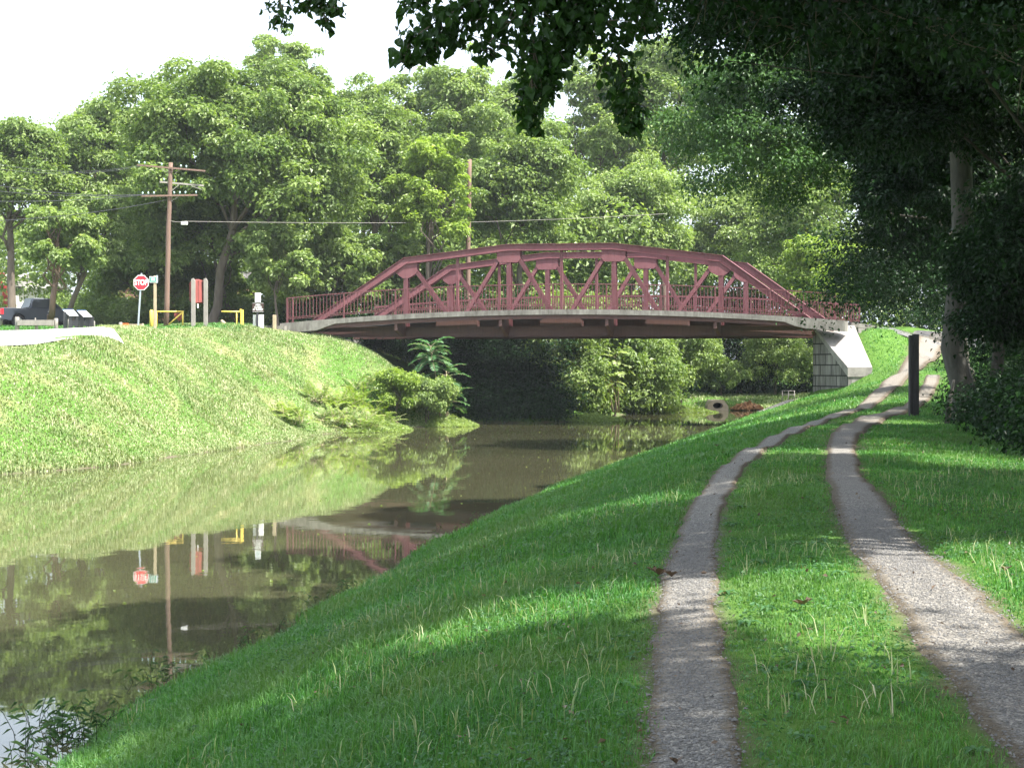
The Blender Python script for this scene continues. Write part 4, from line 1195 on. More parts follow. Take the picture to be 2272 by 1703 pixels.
# hanging sprays of big leaves at the top of the picture
def spray(label, segs, seed, n, d0=12.6, ls=.105, mat='leaf_vine'):
    """segs: list of (px,py,half width px) down the strand"""
    r = np.random.RandomState(seed)
    P, m = [], MB()
    for sg in segs:
        sg = [(sg[0][0] + 15, -640, sg[0][2] * .9, sg[0][3]), (sg[0][0] + 5, -300, sg[0][2], sg[0][3])] + list(sg)
        pts = [WP(px, py, d0 + dd) for (px, py, hw, dd) in sg]
        m.tube(pts, [.012 - .008 * i / len(pts) for i in range(len(pts))], 5)
        tot = sum((b - a).length for a, b in zip(pts[:-1], pts[1:]))
        k = int(n * tot * 1.15)
        for q_ in range(int(tot * 9)):
            u = r.rand() * (len(pts) - 1); i = int(u); f = u - i
            hw = (sg[i][2] * (1 - f) + sg[i + 1][2] * f) / F * d0
            c = pts[i].lerp(pts[i + 1], f)
            e_ = c + Vector((r.normal() * hw * .8, r.normal() * hw * .5, -abs(r.normal()) * hw * .7))
            m.tube([c, c.lerp(e_, .5) + Vector((0, 0, hw * .15)), e_], [.005, .004, .002], 4)
        sl = np.array([(b - a).length for a, b in zip(pts[:-1], pts[1:])]); sl /= sl.sum()
        for _ in range(k):
            i = r.choice(len(sl), p=sl); f = r.rand()
            hw = (sg[i][2] * (1 - f) + sg[i + 1][2] * f) / F * d0
            c = pts[i].lerp(pts[i + 1], f)
            P.append((c.x + np.clip(r.normal() * .5, -1, 1) * hw, c.y + r.normal() * hw * .6, c.z + np.clip(r.normal() * .5, -1, 1) * hw * .8))
    P = np.array(P); k = len(P)
    o0 = Vector(P[0])
    root = empty('hanging_branch', o0, 0, label, 'branch', 'leafy boughs hanging in at the top')
    N_ = unit(r.normal(size=(k, 3)) * .9 + [.2, -.5, .5]); D_ = unit(r.normal(size=(k, 3)) * .55 + [0, 0, -1.0])
    L_ = ls * .78 * (.5 + .8 * r.rand(k))
    leaves_mesh('leaves', P - np.array(o0), N_, D_, L_, L_ * (.58 + .2 * r.rand(k)), np.clip(.4 + r.normal(size=k) * .2, 0, 1), mat, root, True, .1)
    m.v = [tuple(Vector(v) - o0) for v in m.v]
    m.obj('twigs', 'bark', root, smooth=True)
spray('leafy twig hanging in at the top, farthest left', [[(590, -60, 40, 0), (620, 0, 45, 0), (630, 35, 38, 0), (622, 62, 14, 0)], [(640, -60, 40, .3), (680, -5, 34, .2), (720, 10, 30, .2), (755, 22, 14, 0)], [(700, -30, 20, .2), (718, 30, 18, .1), (728, 62, 8, 0)]], 110, 210, ls=.085)
spray('leafy bough reaching left in front of the sky above the tall tree', [[(1130, -60, 60, 0), (1060, 0, 60, 0), (980, 40, 55, 0), (910, 90, 48, 0), (895, 140, 22, 0)], [(960, -60, 40, .3), (920, -10, 42, .2), (893, 10, 26, .2)],
       [(1080, -20, 60, .2), (1020, 70, 50, .1), (960, 100, 40, 0), (905, 128, 20, 0)], [(1150, 10, 60, 0), (1090, 90, 46, 0), (1065, 118, 22, 0)]], 111, 300)
spray('long vine of leaves dangling down in front of the treetops', [[(1190, -60, 75, 0), (1180, 40, 68, 0), (1185, 120, 55, 0), (1180, 190, 48, 0), (1175, 240, 38, 0), (1182, 290, 15, 0)], [(1240, -40, 60, .2), (1260, 60, 50, .1), (1240, 120, 40, .1), (1215, 200, 20, 0)],
       [(1285, -30, 50, 0), (1270, 60, 35, 0), (1290, 100, 16, 0)]], 112, 420)
spray('broad leafy vine hanging next to the dark treetops', [[(1330, -60, 85, .3), (1350, 30, 75, .3), (1370, 110, 60, .3), (1385, 190, 50, .3), (1390, 250, 40, .3), (1400, 290, 15, .2)], [(1290, -60, 60, 0), (1310, 0, 48, 0), (1330, 60, 40, 0)],
       [(1420, -60, 80, .5), (1425, 20, 60, .5), (1430, 70, 40, .4)]], 113, 420)
spray('dark leafy bough along the top edge toward the right corner', [[(1380, -90, 80, .8), (1500, -30, 70, .8), (1600, 0, 60, .9), (1700, 40, 60, 1.), (1800, 80, 55, 1.1), (1880, 130, 40, 1.2)], [(1500, -90, 90, 1), (1650, -30, 80, 1.), (1850, 0, 90, 1.3), (2050, 40, 90, 1.5), (2250, 60, 90, 1.5)],
       [(1700, -60, 90, 1.2), (1950, 20, 80, 1.2), (2150, 100, 80, 1.2), (2300, 160, 70, 1.2)]], 114, 260, d0=14, mat='leaf_dark')

# ------------------------------------------------------------------ grass
def grass(name, label, x, y, hgt, wid, seed, mat, lean=.45, tb=0.5):
    r = np.random.RandomState(seed)
    n = len(x)
    z = Hn(x, y)
    keep = z > (-.02 + .09 * (vnoise(x, y, 1.7, 61) - .35))
    x, y, z, hgt, wid = x[keep], y[keep], z[keep], hgt[keep], wid[keep]
    n = len(x)
    P = np.column_stack([x, y, z - .01])
    a = r.rand(n) * 6.283
    D = np.column_stack([np.cos(a), np.sin(a), np.zeros(n)])
    S = np.column_stack([-np.sin(a), np.cos(a), np.zeros(n)])
    b = (r.rand(n) * 1.2 * lean)[:, None]
    h = hgt[:, None]; w_ = wid[:, None] / 2
    up = np.array([0, 0, 1.])
    V = np.stack([P - S * w_, P + S * w_, P + up * h * .55 + D * h * b * .35 - S * w_ * .8, P + up * h * .55 + D * h * b * .35 + S * w_ * .8,
                  P + up * h * (1 - .35 * b) + D * h * b], 1).reshape(-1, 3)
    q = np.arange(n)[:, None] * 5
    Fc = np.concatenate([q + [0, 1, 3], q + [0, 3, 2], q + [2, 3, 4]], 1).reshape(-1, 3)
    t = np.clip(tb - .02 + r.normal(size=n) * .2 + (vnoise(x, y, .8, 5) - .5) * .4, 0, 1)
    o = np_mesh(name, V, Fc, 3, mat, None, {'tint': np.repeat(t, 5)})
    return tag(o, label, kind='stuff')

def scatter(r, n, d0, d1, pl, pr, power=1.0):
    """random ground points between depths d0..d1 and the two bounding lines (functions of depth)"""
    d = d0 + (d1 - d0) * r.rand(n) ** power
    x = pl(d) + (pr(d) - pl(d)) * r.rand(n)
    return x, d
rw = np.array(RW); lw = np.array(LW)
def rwx(d): return np.interp(d, rw[:, 1], rw[:, 0])
def lwx(d): return np.interp(d, lw[:, 1], lw[:, 0])
r = np.random.RandomState(7)
gxs, gys, ghs, gws = [], [], [], []
for (n, d0, d1, h0, w0, xr) in ((150000, 4.5, 9, .07, .0055, lambda d: 4.6 + 0 * d), (160000, 9, 15, .075, .0075, lambda d: .36 * d + 1.5), (110000, 15, 26, .085, .012, lambda d: .36 * d),
                                (80000, 26, 45, .09, .02, lambda d: .30 * d + 1), (75000, 45, 93, .11, .035, lambda d: .29 * d + 1)):
    x, y = scatter(r, n, d0, d1, lambda d: rwx(d) - .1, xr)
    gxs.append(x); gys.append(y); ghs.append(h0 * (.45 + .85 * r.rand(n) ** 1.5)); gws.append(w0 * (.6 + .6 * r.rand(n)))
gx_, gy_, gh_, gw_ = map(np.concatenate, (gxs, gys, ghs, gws))
dl, wl = poly_dist(gx_, gy_, RUTL); dr, wr = poly_dist(gx_, gy_, RUTR)
edge = np.minimum(dl - wl, dr - wr)
nn = vnoise(gx_, gy_, 3.5, 9)
nn2 = vnoise(gx_, gy_, 9, 29)
pk = np.clip((edge + .055 + (nn - .5) * .11 + (nn2 - .5) * .10) / .10, 0.0, 1)
dry_mid = np.clip((nn - .35) * 3, .25, 1)
keep = r.rand(len(gx_)) < pk
# taller, thicker tufts on the slope, shorter on the strip between the ruts
between = (gx_ > np.interp(gy_, [p[1] for p in RUTL], [p[0] for p in RUTL]))
gh_ = gh_ * np.where(between, .75, 1.15) * (.55 + .8 * vnoise(gx_, gy_, 1.6, 12)) * (.75 + .55 * vnoise(gx_, gy_, 6.5, 13)) * np.clip(.45 + edge * 2.2, .45, 1)
grass('grass', 'short green grass on the towpath side of the canal', gx_[keep], gy_[keep], gh_[keep], gw_[keep], 8, 'grass_blade', lean=.85)
n = 60000
x, y = scatter(r, n, 4.5, 24, lambda d: rwx(d) + .1, lambda d: .36 * d + 2)
dl, wl = poly_dist(x, y, RUTL); dr, wr = poly_dist(x, y, RUTR)
nn = vnoise(x, y, 1.3, 19)
k = (np.minimum(dl - wl, dr - wr) > .04) & (r.rand(n) < np.clip((nn - .42) * 3.5, .04, 1))
x, y = x[k], y[k]; n = len(x)
P = np.column_stack([x, y, Hn(x, y) + .02 + .045 * r.rand(n)])
tag(leaves_mesh('clover', P, unit(r.normal(size=(n, 3)) * .3 + [0, 0, 1]), unit(r.normal(size=(n, 3)) * [1, 1, .2]), .018 + .022 * r.rand(n), .014 + .014 * r.rand(n), np.clip(.5 + r.normal(size=n) * .2, 0, 1), 'leaf_blue'),
    'patches of clover and small round-leaved weeds in the towpath grass', kind='stuff')
rz_ = []
P, N_, D_, L_ = [], [], [], []
x, y = scatter(r, 420, 5, 20, lambda d: rwx(d) + .2, lambda d: .36 * d + 1)
dl, wl = poly_dist(x, y, RUTL); dr, wr = poly_dist(x, y, RUTR)
for xx, yy, e_ in zip(x, y, np.minimum(dl - wl, dr - wr)):
    if e_ < .06: continue
    z0 = H(xx, yy)
    sz = .03 + .08 * r.rand() ** 1.5
    for q in range(7):
        a = q * .9 + r.rand() * .5
        P.append((xx, yy, z0 + .01)); D_.append((math.cos(a), math.sin(a), .35 + .5 * r.rand())); N_.append((-.3 * math.cos(a), -.3 * math.sin(a), 1)); L_.append(sz * (.7 + .5 * r.rand()))
L_ = np.array(L_)
tag(leaves_mesh('weeds', np.array(P), unit(np.array(N_, float)), unit(np.array(D_, float)), L_, L_ * .34, np.clip(.55 + r.normal(size=len(P)) * .2, 0, 1), 'leaf_blue', None, True, .25),
    'broad-leaved weeds growing through the towpath grass', kind='stuff')
x, y = scatter(r, 9000, 5, 24, lambda d: rwx(d) + .1, lambda d: .36 * d + 1)
dl, wl = poly_dist(x, y, RUTL); dr, wr = poly_dist(x, y, RUTR)
k = (np.minimum(dl - wl, dr - wr) > .15) & (vnoise(x, y, .9, 71) > .45)
x, y = x[k], y[k]; n = len(x)
grass('grass', 'taller pale blades standing above the towpath grass', x, y, .11 + .08 * r.rand(n), .0045 + .004 * r.rand(n), 73, 'grass_dry', lean=1.0, tb=.6)
# left bank
n = 300000
d = 36 + 56 * r.rand(n)
x = lwx(d) + 2.2 - 17 * r.rand(n) ** 1.15
z = Hn(x, d)
def in_poly(x, y, poly):
    c = np.zeros(len(x), bool)
    m_ = len(poly)
    for i in range(m_):
        a, b = poly[i], poly[(i + 1) % m_]
        cond = ((a[1] > y) != (b[1] > y)) & (x < (b[0] - a[0]) * (y - a[1]) / (b[1] - a[1] + 1e-12) + a[0])
        c ^= cond
    return c
k = ~in_poly(x, d, road_poly) & (d < 88)
grass('grass', 'sunlit grass with straw patches on the steep left bank', x[k], d[k], (.05 + .07 * r.rand(n))[k] * (1 + .8 * (vnoise(x, d, .5, 44)[k] > .62)), (.03 + .02 * r.rand(n))[k], 9, 'grass_dry', lean=.9)
n = 26000
x = -14 - 26 * r.rand(n); d = 82 + 18 * r.rand(n)
k = ~in_poly(x, d, road_poly)
grass('grass', 'rough grass around the signs and guard rails', x[k], d[k], (.10 + .12 * r.rand(n))[k], (.05 + .03 * r.rand(n))[k], 10, 'grass_blade', lean=.6)
n = 22000
x = 10 + 18 * r.rand(n); d = 98 + 36 * r.rand(n)
grass('grass', 'bright grass on the low bank behind the culvert', x, d, .12 + .1 * r.rand(n), .06 + .03 * r.rand(n), 11, 'grass_dry', lean=.6, tb=.4)

# narrow-leaved reeds in the shallows
def reeds(label, spots, seed, lf=.16, name='water_reeds'):
    r = np.random.RandomState(seed)
    m = MB(); P, N_, D_, L_ = [], [], [], []
    for (x, y, h) in spots:
        lx, ly = r.normal() * .12, r.normal() * .12
        pts = [Vector((x + lx * t * t, y + ly * t * t, -.1 + (h + .1) * t)) for t in (0, .35, .7, 1)]
        m.tube(pts, [.004, .0035, .003, .0015], 4)
        for t in np.linspace(.3, 1, 7):
            a = r.rand() * 6.28
            P.append((x + lx * t * t, y + ly * t * t, -.1 + (h + .1) * t)); D_.append((math.cos(a), math.sin(a), .25 + .5 * r.rand()))
            N_.append((r.normal() * .2, r.normal() * .2, 1)); L_.append(lf * (.6 + .7 * r.rand()))
    L_ = np.array(L_)
    o = leaves_mesh(name, np.array(P), unit(np.array(N_, float)), unit(np.array(D_, float)), L_, L_ * .045 + .0015, np.clip(.45 + r.normal(size=len(P)) * .2, 0, 1), 'reed_leaf', None, False, .45)
    b = len(o.data.vertices)
    st = m.obj('stalks', 'leaf_dark', None)
    # stalks join the same stuff object
    me = st.data
    o2 = o
    bpy.data.objects.remove(st)
    s2 = bpy.data.objects.new('stalks', me); C.objects.link(s2); s2.parent = o2
    return tag(o, label, kind='stuff')
r = np.random.RandomState(31)
sp = []
for _ in range(46):
    px, py = 20 + r.rand() * 215, 1600 + r.rand() * 120
    d = 3.0 * F / (py - HY)
    sp.append(((px - CX) / F * d, d, .12 + .26 * r.rand()))
reeds('narrow-leaved reeds standing in bright water at the bottom left corner', sp, 120, .105)
sp = []
for _ in range(30):
    y = 14.5 + r.rand() * 8
    sp.append((rwx(y) - .02 - abs(r.normal()) * .14, y, .08 + .10 * r.rand()))
reeds('thin weeds along the near waterline', sp, 121, .075)
sp = [(WP(332, 1480, 16.2).x, 16.2, .22), (WP(345, 1480, 16.0).x, 16.0, .10), (WP(290, 1500, 15.4).x, 15.6, .13), (WP(372, 1480, 16).x, 16.4, .1)]
sp += [(WP(p, 1200, 28).x, 28.6 + q, .22) for p, q in ((958, 0), (1000, 1), (1010, .6), (965, .5), (1030, 3), (1048, 2.4))]
reeds('few single blades of water grass sticking out of the canal', sp, 122, .09)

# fallen leaves on the path
def dead_leaf(px, py, size, seed, label, rz=0):
    r = np.random.RandomState(seed)
    d = 1.5 * F / (py - HY)
    X = (px - CX) / F * d
    z = H(X, d)
    n = 3
    m = MB()
    for k in range(n):
        a = rz + k * 2.1 + r.rand(); c, s = math.cos(a), math.sin(a)
        V = []
        for u in np.linspace(0, 1, 6):
            wdt = size * .32 * math.sin(math.pi * min(1, u * .9 + .08)) * (1 + .3 * r.normal())
            cz = .02 + size * .35 * u * (1 - .3 * u) * (1 if k else .3)
            for q in (-1, 0, 1):
                lx, ly = u * size * .8, q * wdt
                V.append((lx * c - ly * s, lx * s + ly * c, cz + abs(q) * wdt * .6 - .02 * (1 - u)))
        Fc = []
        for i in range(5):
            for j in range(2):
                b = i * 3 + j
                Fc.append((b, b + 1, b + 4, b + 3))
        m.add(V, Fc)
    o = m.obj('dead_leaf', 'dead_leaf')
    at = o.data.attributes.new('tint', 'FLOAT', 'POINT')
    at.data.foreach_set('value', np.clip(.35 + r.normal(size=len(o.data.vertices)) * .12, 0, 1).astype(np.float32))
    o.location = (X, d, z + .03)
    return tag(o, label, 'dead leaf')
dead_leaf(1462, 1276, .12, 1, 'large curled brown leaf standing at the left edge of the canal-side wheel track')
dead_leaf(1490, 1284, .08, 2, 'flat brown leaf lying on the gravel right beside the large curled one', 1)
dead_leaf(1780, 1362, .085, 3, 'curled brown leaf in the grass strip between the wheel tracks', 2)
dead_leaf(1500, 1674, .035, 4, 'tiny reddish leaf on the gravel at the bottom of the picture', 2)
dead_leaf(2230, 1302, .06, 5, 'brown leaf in the sunlit grass at the right edge', 1)
dead_leaf(1590, 977, .10, 6, 'pale dry leaf on the grass bank just above the water', 1)

def bits(name, label, x, y, z, size, seed, mat, tb, flat=.25, asp=.6):
    r = np.random.RandomState(seed); n = len(x)
    N_ = unit(r.normal(size=(n, 3)) * flat + [0, 0, 1]); D_ = unit(r.normal(size=(n, 3)) * [1, 1, .2])
    return tag(leaves_mesh(name, np.column_stack([x, y, z]), N_, D_, size, size * asp, np.clip(tb + r.normal(size=n) * .25, 0, 1), mat), label, kind='stuff')
r = np.random.RandomState(91)
n = 1500
x, y = scatter(r, n, 5, 30, lambda d: rwx(d) + .8, lambda d: .36 * d + 1)
bits('leaf_litter', 'small brown fallen leaves scattered over the grass and the gravel', x, y, Hn(x, y) + .025 + .02 * r.rand(n), .018 + .03 * r.rand(n) ** 2, 92, 'dead_leaf', .5, .5)
n = 420
y = 12 + 80 * r.rand(n) ** 1.2; x = lwx(y) + (rwx(y) - lwx(y)) * (.15 + .83 * r.rand(n) ** .6)
bits('floating_specks', 'small leaves and specks floating on the canal', x, y, .004 + 0 * y, .02 + .05 * r.rand(n) ** 2, 93, 'leaf_pale', .25, .02, .8)
# loose stones on the tracks
def stones(pl, n, seed, label):
    r = np.random.RandomState(seed); P = np.array([p for p in resample(pl, .1) if 5 < p[1] < 16])
    i = r.randint(0, len(P), n); off = np.clip(r.normal(size=n) * .5, -.98, .98) * P[i, 3] / 2
    x = P[i, 0] + off + r.normal(size=n) * .02; y = P[i, 1] + r.normal(size=n) * .05; z = Hn(x, y) + .018
    s_ = .004 + .008 * r.rand(n) ** 2.5
    base = np.array([[1, 0, 0], [0, 1, 0], [-1, 0, 0], [0, -1, 0], [0, 0, .7], [0, 0, -.4]])
    V = base[None] * s_[:, None, None] * (1 + .35 * r.normal(size=(n, 6, 3)))
    V += np.column_stack([x, y, z])[:, None, :]
    Fc = (np.arange(n)[:, None, None] * 6 + np.array([[0, 1, 4], [1, 2, 4], [2, 3, 4], [3, 0, 4], [1, 0, 5], [2, 1, 5], [3, 2, 5], [0, 3, 5]])[None]).reshape(-1, 3)
    return tag(np_mesh('gravel', V.reshape(-1, 3), Fc, 3, 'stone_grey'), label, kind='stuff')
simple('stone_grey', (0.17, 0.163, 0.152), .9, .5, 40)
stones(RUTL, 9000, 94, 'loose grey stones on the wheel track nearer the canal')
stones(RUTR, 12000, 95, 'loose grey stones on the wheel track nearer the woods')

# ------------------------------------------------------------------ left plateau furniture
def on(px, d): 
    X = (px - CX) / F * d
    return Vector((X, d, H(X, d)))
def zpy(py, d): return CAMZ + (HY - py) / F * d

# stop sign
b = on(305, 80); b.z = min(b.z, zpy(729, 80))
st = empty('stop_sign', b, 0, 'red octagonal STOP sign on a leaning grey metal post', 'road sign')
lean = WP(313.6, 627, 80) - b
top = WP(314.2, 606, 80) - b
m = MB(); m.bar((0, 0, -.3), top, .075, .05, (0, 1, 0)); m.obj('post', 'galvanised', st)
cx_, cz_ = lean.x, lean.z
oct_ = lambda R_, y: [Vector((cx_ + R_ * math.sin(R(22.5 + 45 * i)), y, cz_ + R_ * math.cos(R(22.5 + 45 * i)))) for i in range(8)]
m = MB(); m.prism(oct_(.40, -.06), (0, .012, 0)); p1 = m.obj('panel', 'paint_white', st)
m = MB(); m.prism(oct_(.365, -.066), (0, .005, 0)); m.obj('face', 'sign_red', p1)
text_obj('lettering', 'STOP', .36, 'paint_white', p1, (cx_, -.070, cz_), bold=.010, sx=.74)

# tall white route marker post
b = on(344, 81)
rm = empty('marker_post', b, 0, 'tall pale wooden post with a small green and white sign at its top', 'sign post')
h_ = zpy(612, 81) - b.z
m = MB(); m.box(-.065, .065, -.065, .065, -.3, h_); m.obj('post', 'wood_tan', rm, bevel=.01)
m = MB(); m.box(-.26, .10, -.09, -.07, h_ - .34, h_ - .03); p1 = m.obj('sign', 'paint_white', rm)
m = MB(); m.box(-.24, .08, -.096, -.091, h_ - .31, h_ - .06); p2 = m.obj('face', 'sign_green', p1)
text_obj('lettering', '11', .2, 'paint_white', p1, (-.08, -.10, h_ - .185), bold=.01)
m = MB(); m.box(.067, .14, -.05, .05, h_ - .36, h_ + .03); m.obj('side_bracket', 'galvanised', rm)

# utility poles with wires
def pole(px0, py0, px1, py1, d, r0, r1, label, name='utility_pole'):
    b = on(px0, d); 
    o = empty(name, b, 0, label, 'utility pole')
    tp = WP(px1, py1, d) - b
    rr = np.random.RandomState(3)
    m = MB(); m.tube([Vector((0, 0, -.5)) if t == 0 else tp * t + Vector((rr.normal() * .012, 0, 0)) for t in (0, .15, .3, .45, .6, .75, .9, 1)], [r0 + (r1 - r0) * t for t in (0, .15, .3, .45, .6, .75, .9, 1)], 12)
    m.obj('pole', 'wood_pole', o, smooth=True)
    return o, b
up_, pb = pole(368, 725, 379, 361, 85.4, .145, .11, 'brown wooden utility pole with three crossarms behind the stop sign')
def loc_px(px, py, d=85.4): return WP(px, py, d) - pb
ends = {}
for i, (x0, y0, x1, y1, yo) in enumerate(((308, 368.5, 455, 379, -.16), (355, 404, 449, 410, .17), (318, 437, 438, 432.5, -.17))):
    a, b = loc_px(x0, y0), loc_px(x1, y1)
    a.y += yo - .25; b.y += yo + .25
    m = MB(); m.bar(a, b, .085, .09, (0, 1, 0))
    ca = m.obj('crossarm', 'wood_pole' if i != 1 else 'wood_grey', up_)
    for fx in ((.03, .11, .36, .64, .72) if i == 0 else ((.1, .33, .7) if i == 1 else (.02, .12, .22, .58, .68, .78, .97))):
        p = a.lerp(b, fx) + Vector((0, 0, .06))
        m = MB(); m.tube([p, p + Vector((0, 0, .05)), p + Vector((0, 0, .06)), p + Vector((0, 0, .13)), p + Vector((0, 0, .16))], [.015, .015, .045, .04, .015], 8)
        m.obj('insulator', 'glass_insulator', ca, smooth=True)
for (x0, y0, x1, y1) in ((357, 374, 372, 384), (402, 374, 388, 386), (398, 410, 380, 425), (425, 413, 449, 421), (396, 437, 380, 447)):
    a, b = loc_px(x0, y0), loc_px(x1, y1)
    m = MB(); m.bar(a + Vector((0, -.06, 0)), b + Vector((0, -.06, 0)), .03, .02, (0, 1, 0)); m.obj('brace', 'wood_grey', up_)
up2, pb2 = pole(1036, 690, 1042, 354, 101, .17, .13, 'reddish utility pole partly wrapped in vines, standing behind the bridge')
def wire(label, pts, rad, sag=0, mat='dark_metal', name='overhead_wire', group='overhead wires'):
    m = MB(); P = []
    for a, b in zip(pts[:-1], pts[1:]):
        for i in range(12):
            t = i / 12; p = a.lerp(b, t); p.z -= sag * 4 * t * (1 - t); P.append(p)
    P.append(pts[-1])
    m.tube(P, rad, 5)
    return tag(m.obj(name, mat, None, smooth=True), label, 'wire', group)
wire('pale cable running from the near pole to the right past the far pole', [WP(376, 489, 85.3), WP(409, 491, 86), WP(1034, 493, 100.8), WP(1480, 474, 110)], .013, .06, 'wood_grey')
m = MB(); c_ = WP(409, 495.5, 85.9); m.box(-.17, .17, -.09, .09, -.09, .09)
o = m.obj('splice_box', 'paint_white', None, bevel=.03); o.location = c_; tag(o, 'small white box hanging on the cable beside the near pole', 'cable box')
wire('highest wire running left from the top crossarm', [WP(311, 366, 85), WP(-60, 352, 70)], .011, .45)
wire('second wire running left from the top crossarm, sagging below the highest', [WP(322, 367, 85), WP(-60, 366, 70)], .011, .4)
wire('upper of the wires running left from the lowest crossarm', [WP(323, 431, 85), WP(-60, 402, 70)], .014, .25)
wire('middle wire running left from the lowest crossarm', [WP(334, 431, 85), WP(-60, 418, 70)], .014, .2)
wire('lowest wire running left from the lowest crossarm', [WP(345, 430, 85), WP(-60, 446, 70)], .014, .15)
wire('slack cable running down to the left from the near pole', [WP(368, 444, 85.2), WP(-60, 492, 70)], .014, .2)

# wooden notice board seen from behind
b = on(428, 84)
nb_ = empty('notice_board', b, 0, 'weathered red-brown notice board with rounded top between two grey posts', 'notice board')
for px, dy in ((429, 0), (456.5, .5)):
    x = WP(px, 700, 84 + dy).x - b.x
    m = MB(); w_ = .095
    h1 = zpy(617, 84 + dy) - b.z
    m.prism([(x - w_, dy - w_, -.4), (x + w_, dy - w_, -.4), (x + w_, dy - w_, h1 - .12), (x, dy - w_, h1), (x - w_, dy - w_, h1 - .05)], (0, 2 * w_, 0))
    m.obj('post', 'wood_grey', nb_)
x0, x1 = WP(419, 0, 84).x - b.x, WP(459, 0, 84.6).x - b.x
z0, z1 = zpy(672, 84) - b.z, zpy(620, 84) - b.z
m = MB()
poly = [(x0, .12, z0 + .15), (x0 + .12, .14, z0), (x1 - .15, .62, z0), (x1, .64, z0 + .1), (x1, .64, z1 - .25), (x1 - .14, .6, z1 - .04), ((x0 + x1) / 2, .4, z1 + .04), (x0 + .14, .16, z1), (x0, .12, z1 - .2)]
m.prism(poly, (0, .05, 0)); m.obj('board', 'wood_red', nb_)
for k_ in (.3, .52, .74):
    xx = x0 + (x1 - x0) * k_; yy = .12 + .5 * k_
    m = MB(); m.box(xx - .006, xx + .006, yy - .03, yy + .03, z0 + .02, z1 - .04); m.obj('batten', 'sign_brown', nb_)
m = MB(); m.box((x0 + x1) / 2 - .05, (x0 + x1) / 2 + .02, .36, .38, z0 - .25, z0 - .02); m.obj('paper_tag', 'paint_white', nb_)

# yellow gates
def pipe(m, pts, r_): m.tube(pts, r_, 10)
b = on(336, 84.6)
yg = empty('yellow_gate', b, 0, 'yellow pipe gate with diagonal brace behind the utility pole', 'gate', 'yellow pipe gates')
hx = lambda px: WP(px, 0, 84.6).x - b.x
hz = lambda py: zpy(py, 84.6) - b.z
m = MB(); pipe(m, [(0, 0, -.3), (0, 0, hz(690)), (0, 0, hz(688.5)), (0, 0, hz(687))], [.1, .1, .08, .02]); m.obj('gate_post', 'paint_yellow', yg, smooth=True)
m = MB(); pipe(m, [(.24, 0, -.3), (.24, 0, hz(692))], .06); m.obj('gate_post', 'paint_yellow', yg, smooth=True)
m = MB(); pipe(m, [(.06, 0, hz(691)), (hx(407), 0, hz(691))], .04); m.obj('top_bar', 'paint_yellow', yg, smooth=True)
m = MB(); pipe(m, [(hx(405.5), 0, hz(726)), (hx(405.5), 0, hz(689.5))], .045); m.obj('end_bar', 'paint_yellow', yg, smooth=True)
m = MB(); pipe(m, [(hx(403.5), 0, hz(694)), (hx(374), 0, hz(720))], .035); m.obj('brace', 'paint_yellow', yg, smooth=True)
m = MB(); m.prism([(hx(384), .2, hz(694)), (hx(402), .2, hz(694)), (hx(402), .2, hz(706)), (hx(396), .2, hz(712)), (hx(386), .2, hz(704))], (0, .02, 0)); m.obj('plate', 'wood_red', yg)
b = on(537, 86)
yg2 = empty('yellow_gate', b, 0, 'yellow pipe gate with thick end post right of the big maple trunk', 'gate', 'yellow pipe gates')
hx = lambda px: WP(px, 0, 86).x - b.x
hz = lambda py: zpy(py, 86) - b.z
m = MB(); m.box(-.075, .075, -.075, .075, -.3, hz(687)); m.obj('gate_post', 'paint_yellow', yg2, bevel=.01)
m = MB(); pipe(m, [(-.07, 0, hz(691.5)), (hx(491), 0, hz(691))], .045); m.obj('top_bar', 'paint_yellow', yg2, smooth=True)
m = MB(); pipe(m, [(hx(525), 0, -.3), (hx(525), 0, hz(692))], .03); m.obj('latch_post', 'paint_yellow', yg2, smooth=True)
m = MB(); m.box(-.12, -.02, -.03, .03, hz(688), hz(685.5)); m.obj('latch', 'paint_yellow', yg2)

# trail sign with two plates and white posts
b = on(571, 86)
ts_ = empty('trail_sign', b, 0, 'brown trail sign under a small grey notice on a dark post', 'sign')
hx = lambda px: WP(px, 0, 86).x - b.x
hz = lambda py: zpy(py, 86) - b.z
m = MB(); m.box(-.05, .05, -.04, .04, -.3, hz(672)); m.obj('post', 'dark_metal', ts_)
m = MB(); m.box(hx(560.5), hx(585.4), -.07, -.05, hz(692), hz(672)); p1 = m.obj('brown_sign', 'sign_brown', ts_)
for k_, tx in enumerate(('AREA', 'CLOSED', 'AT SUNSET')):
    text_obj('lettering', tx, .135, 'paint_white', p1, ((hx(560.5) + hx(585.4)) / 2, -.073, hz(676.5 + 5.2 * k_)), bold=.004, sx=.8)
for z_ in (672.3, 691.2):
    m = MB(); m.box(hx(560.9), hx(585.0), -.074, -.071, hz(z_ + .5), hz(z_)); m.obj('border', 'paint_white', p1)
m = MB(); m.box(hx(566.2), hx(579), -.07, -.05, hz(670), hz(649.6)); p1 = m.obj('notice', 'paint_white', ts_)
for k_ in range(4):
    m = MB(); m.box(hx(568), hx(577), -.074, -.071, hz(655.6 + 3.6 * k_), hz(654.4 + 3.6 * k_)); m.obj('text_line', 'sign_green', p1)
for (a_, b_, lab) in ((561.5, 567.4, 'narrow white marker post left of the trail sign post'), (573.8, 585, 'broad white marker post right of the trail sign post')):
    bb = on((a_ + b_) / 2, 86.2)
    hw = (b_ - a_) / F * 86 / 2
    m = MB(); m.box(-hw, hw, -.05, .05, -.3, zpy(698, 86.2) - bb.z)
    o = m.obj('marker_post', 'paint_white', None, bevel=.01); o.location = bb
    tag(o, lab, 'post')
bb = on(609, 87)
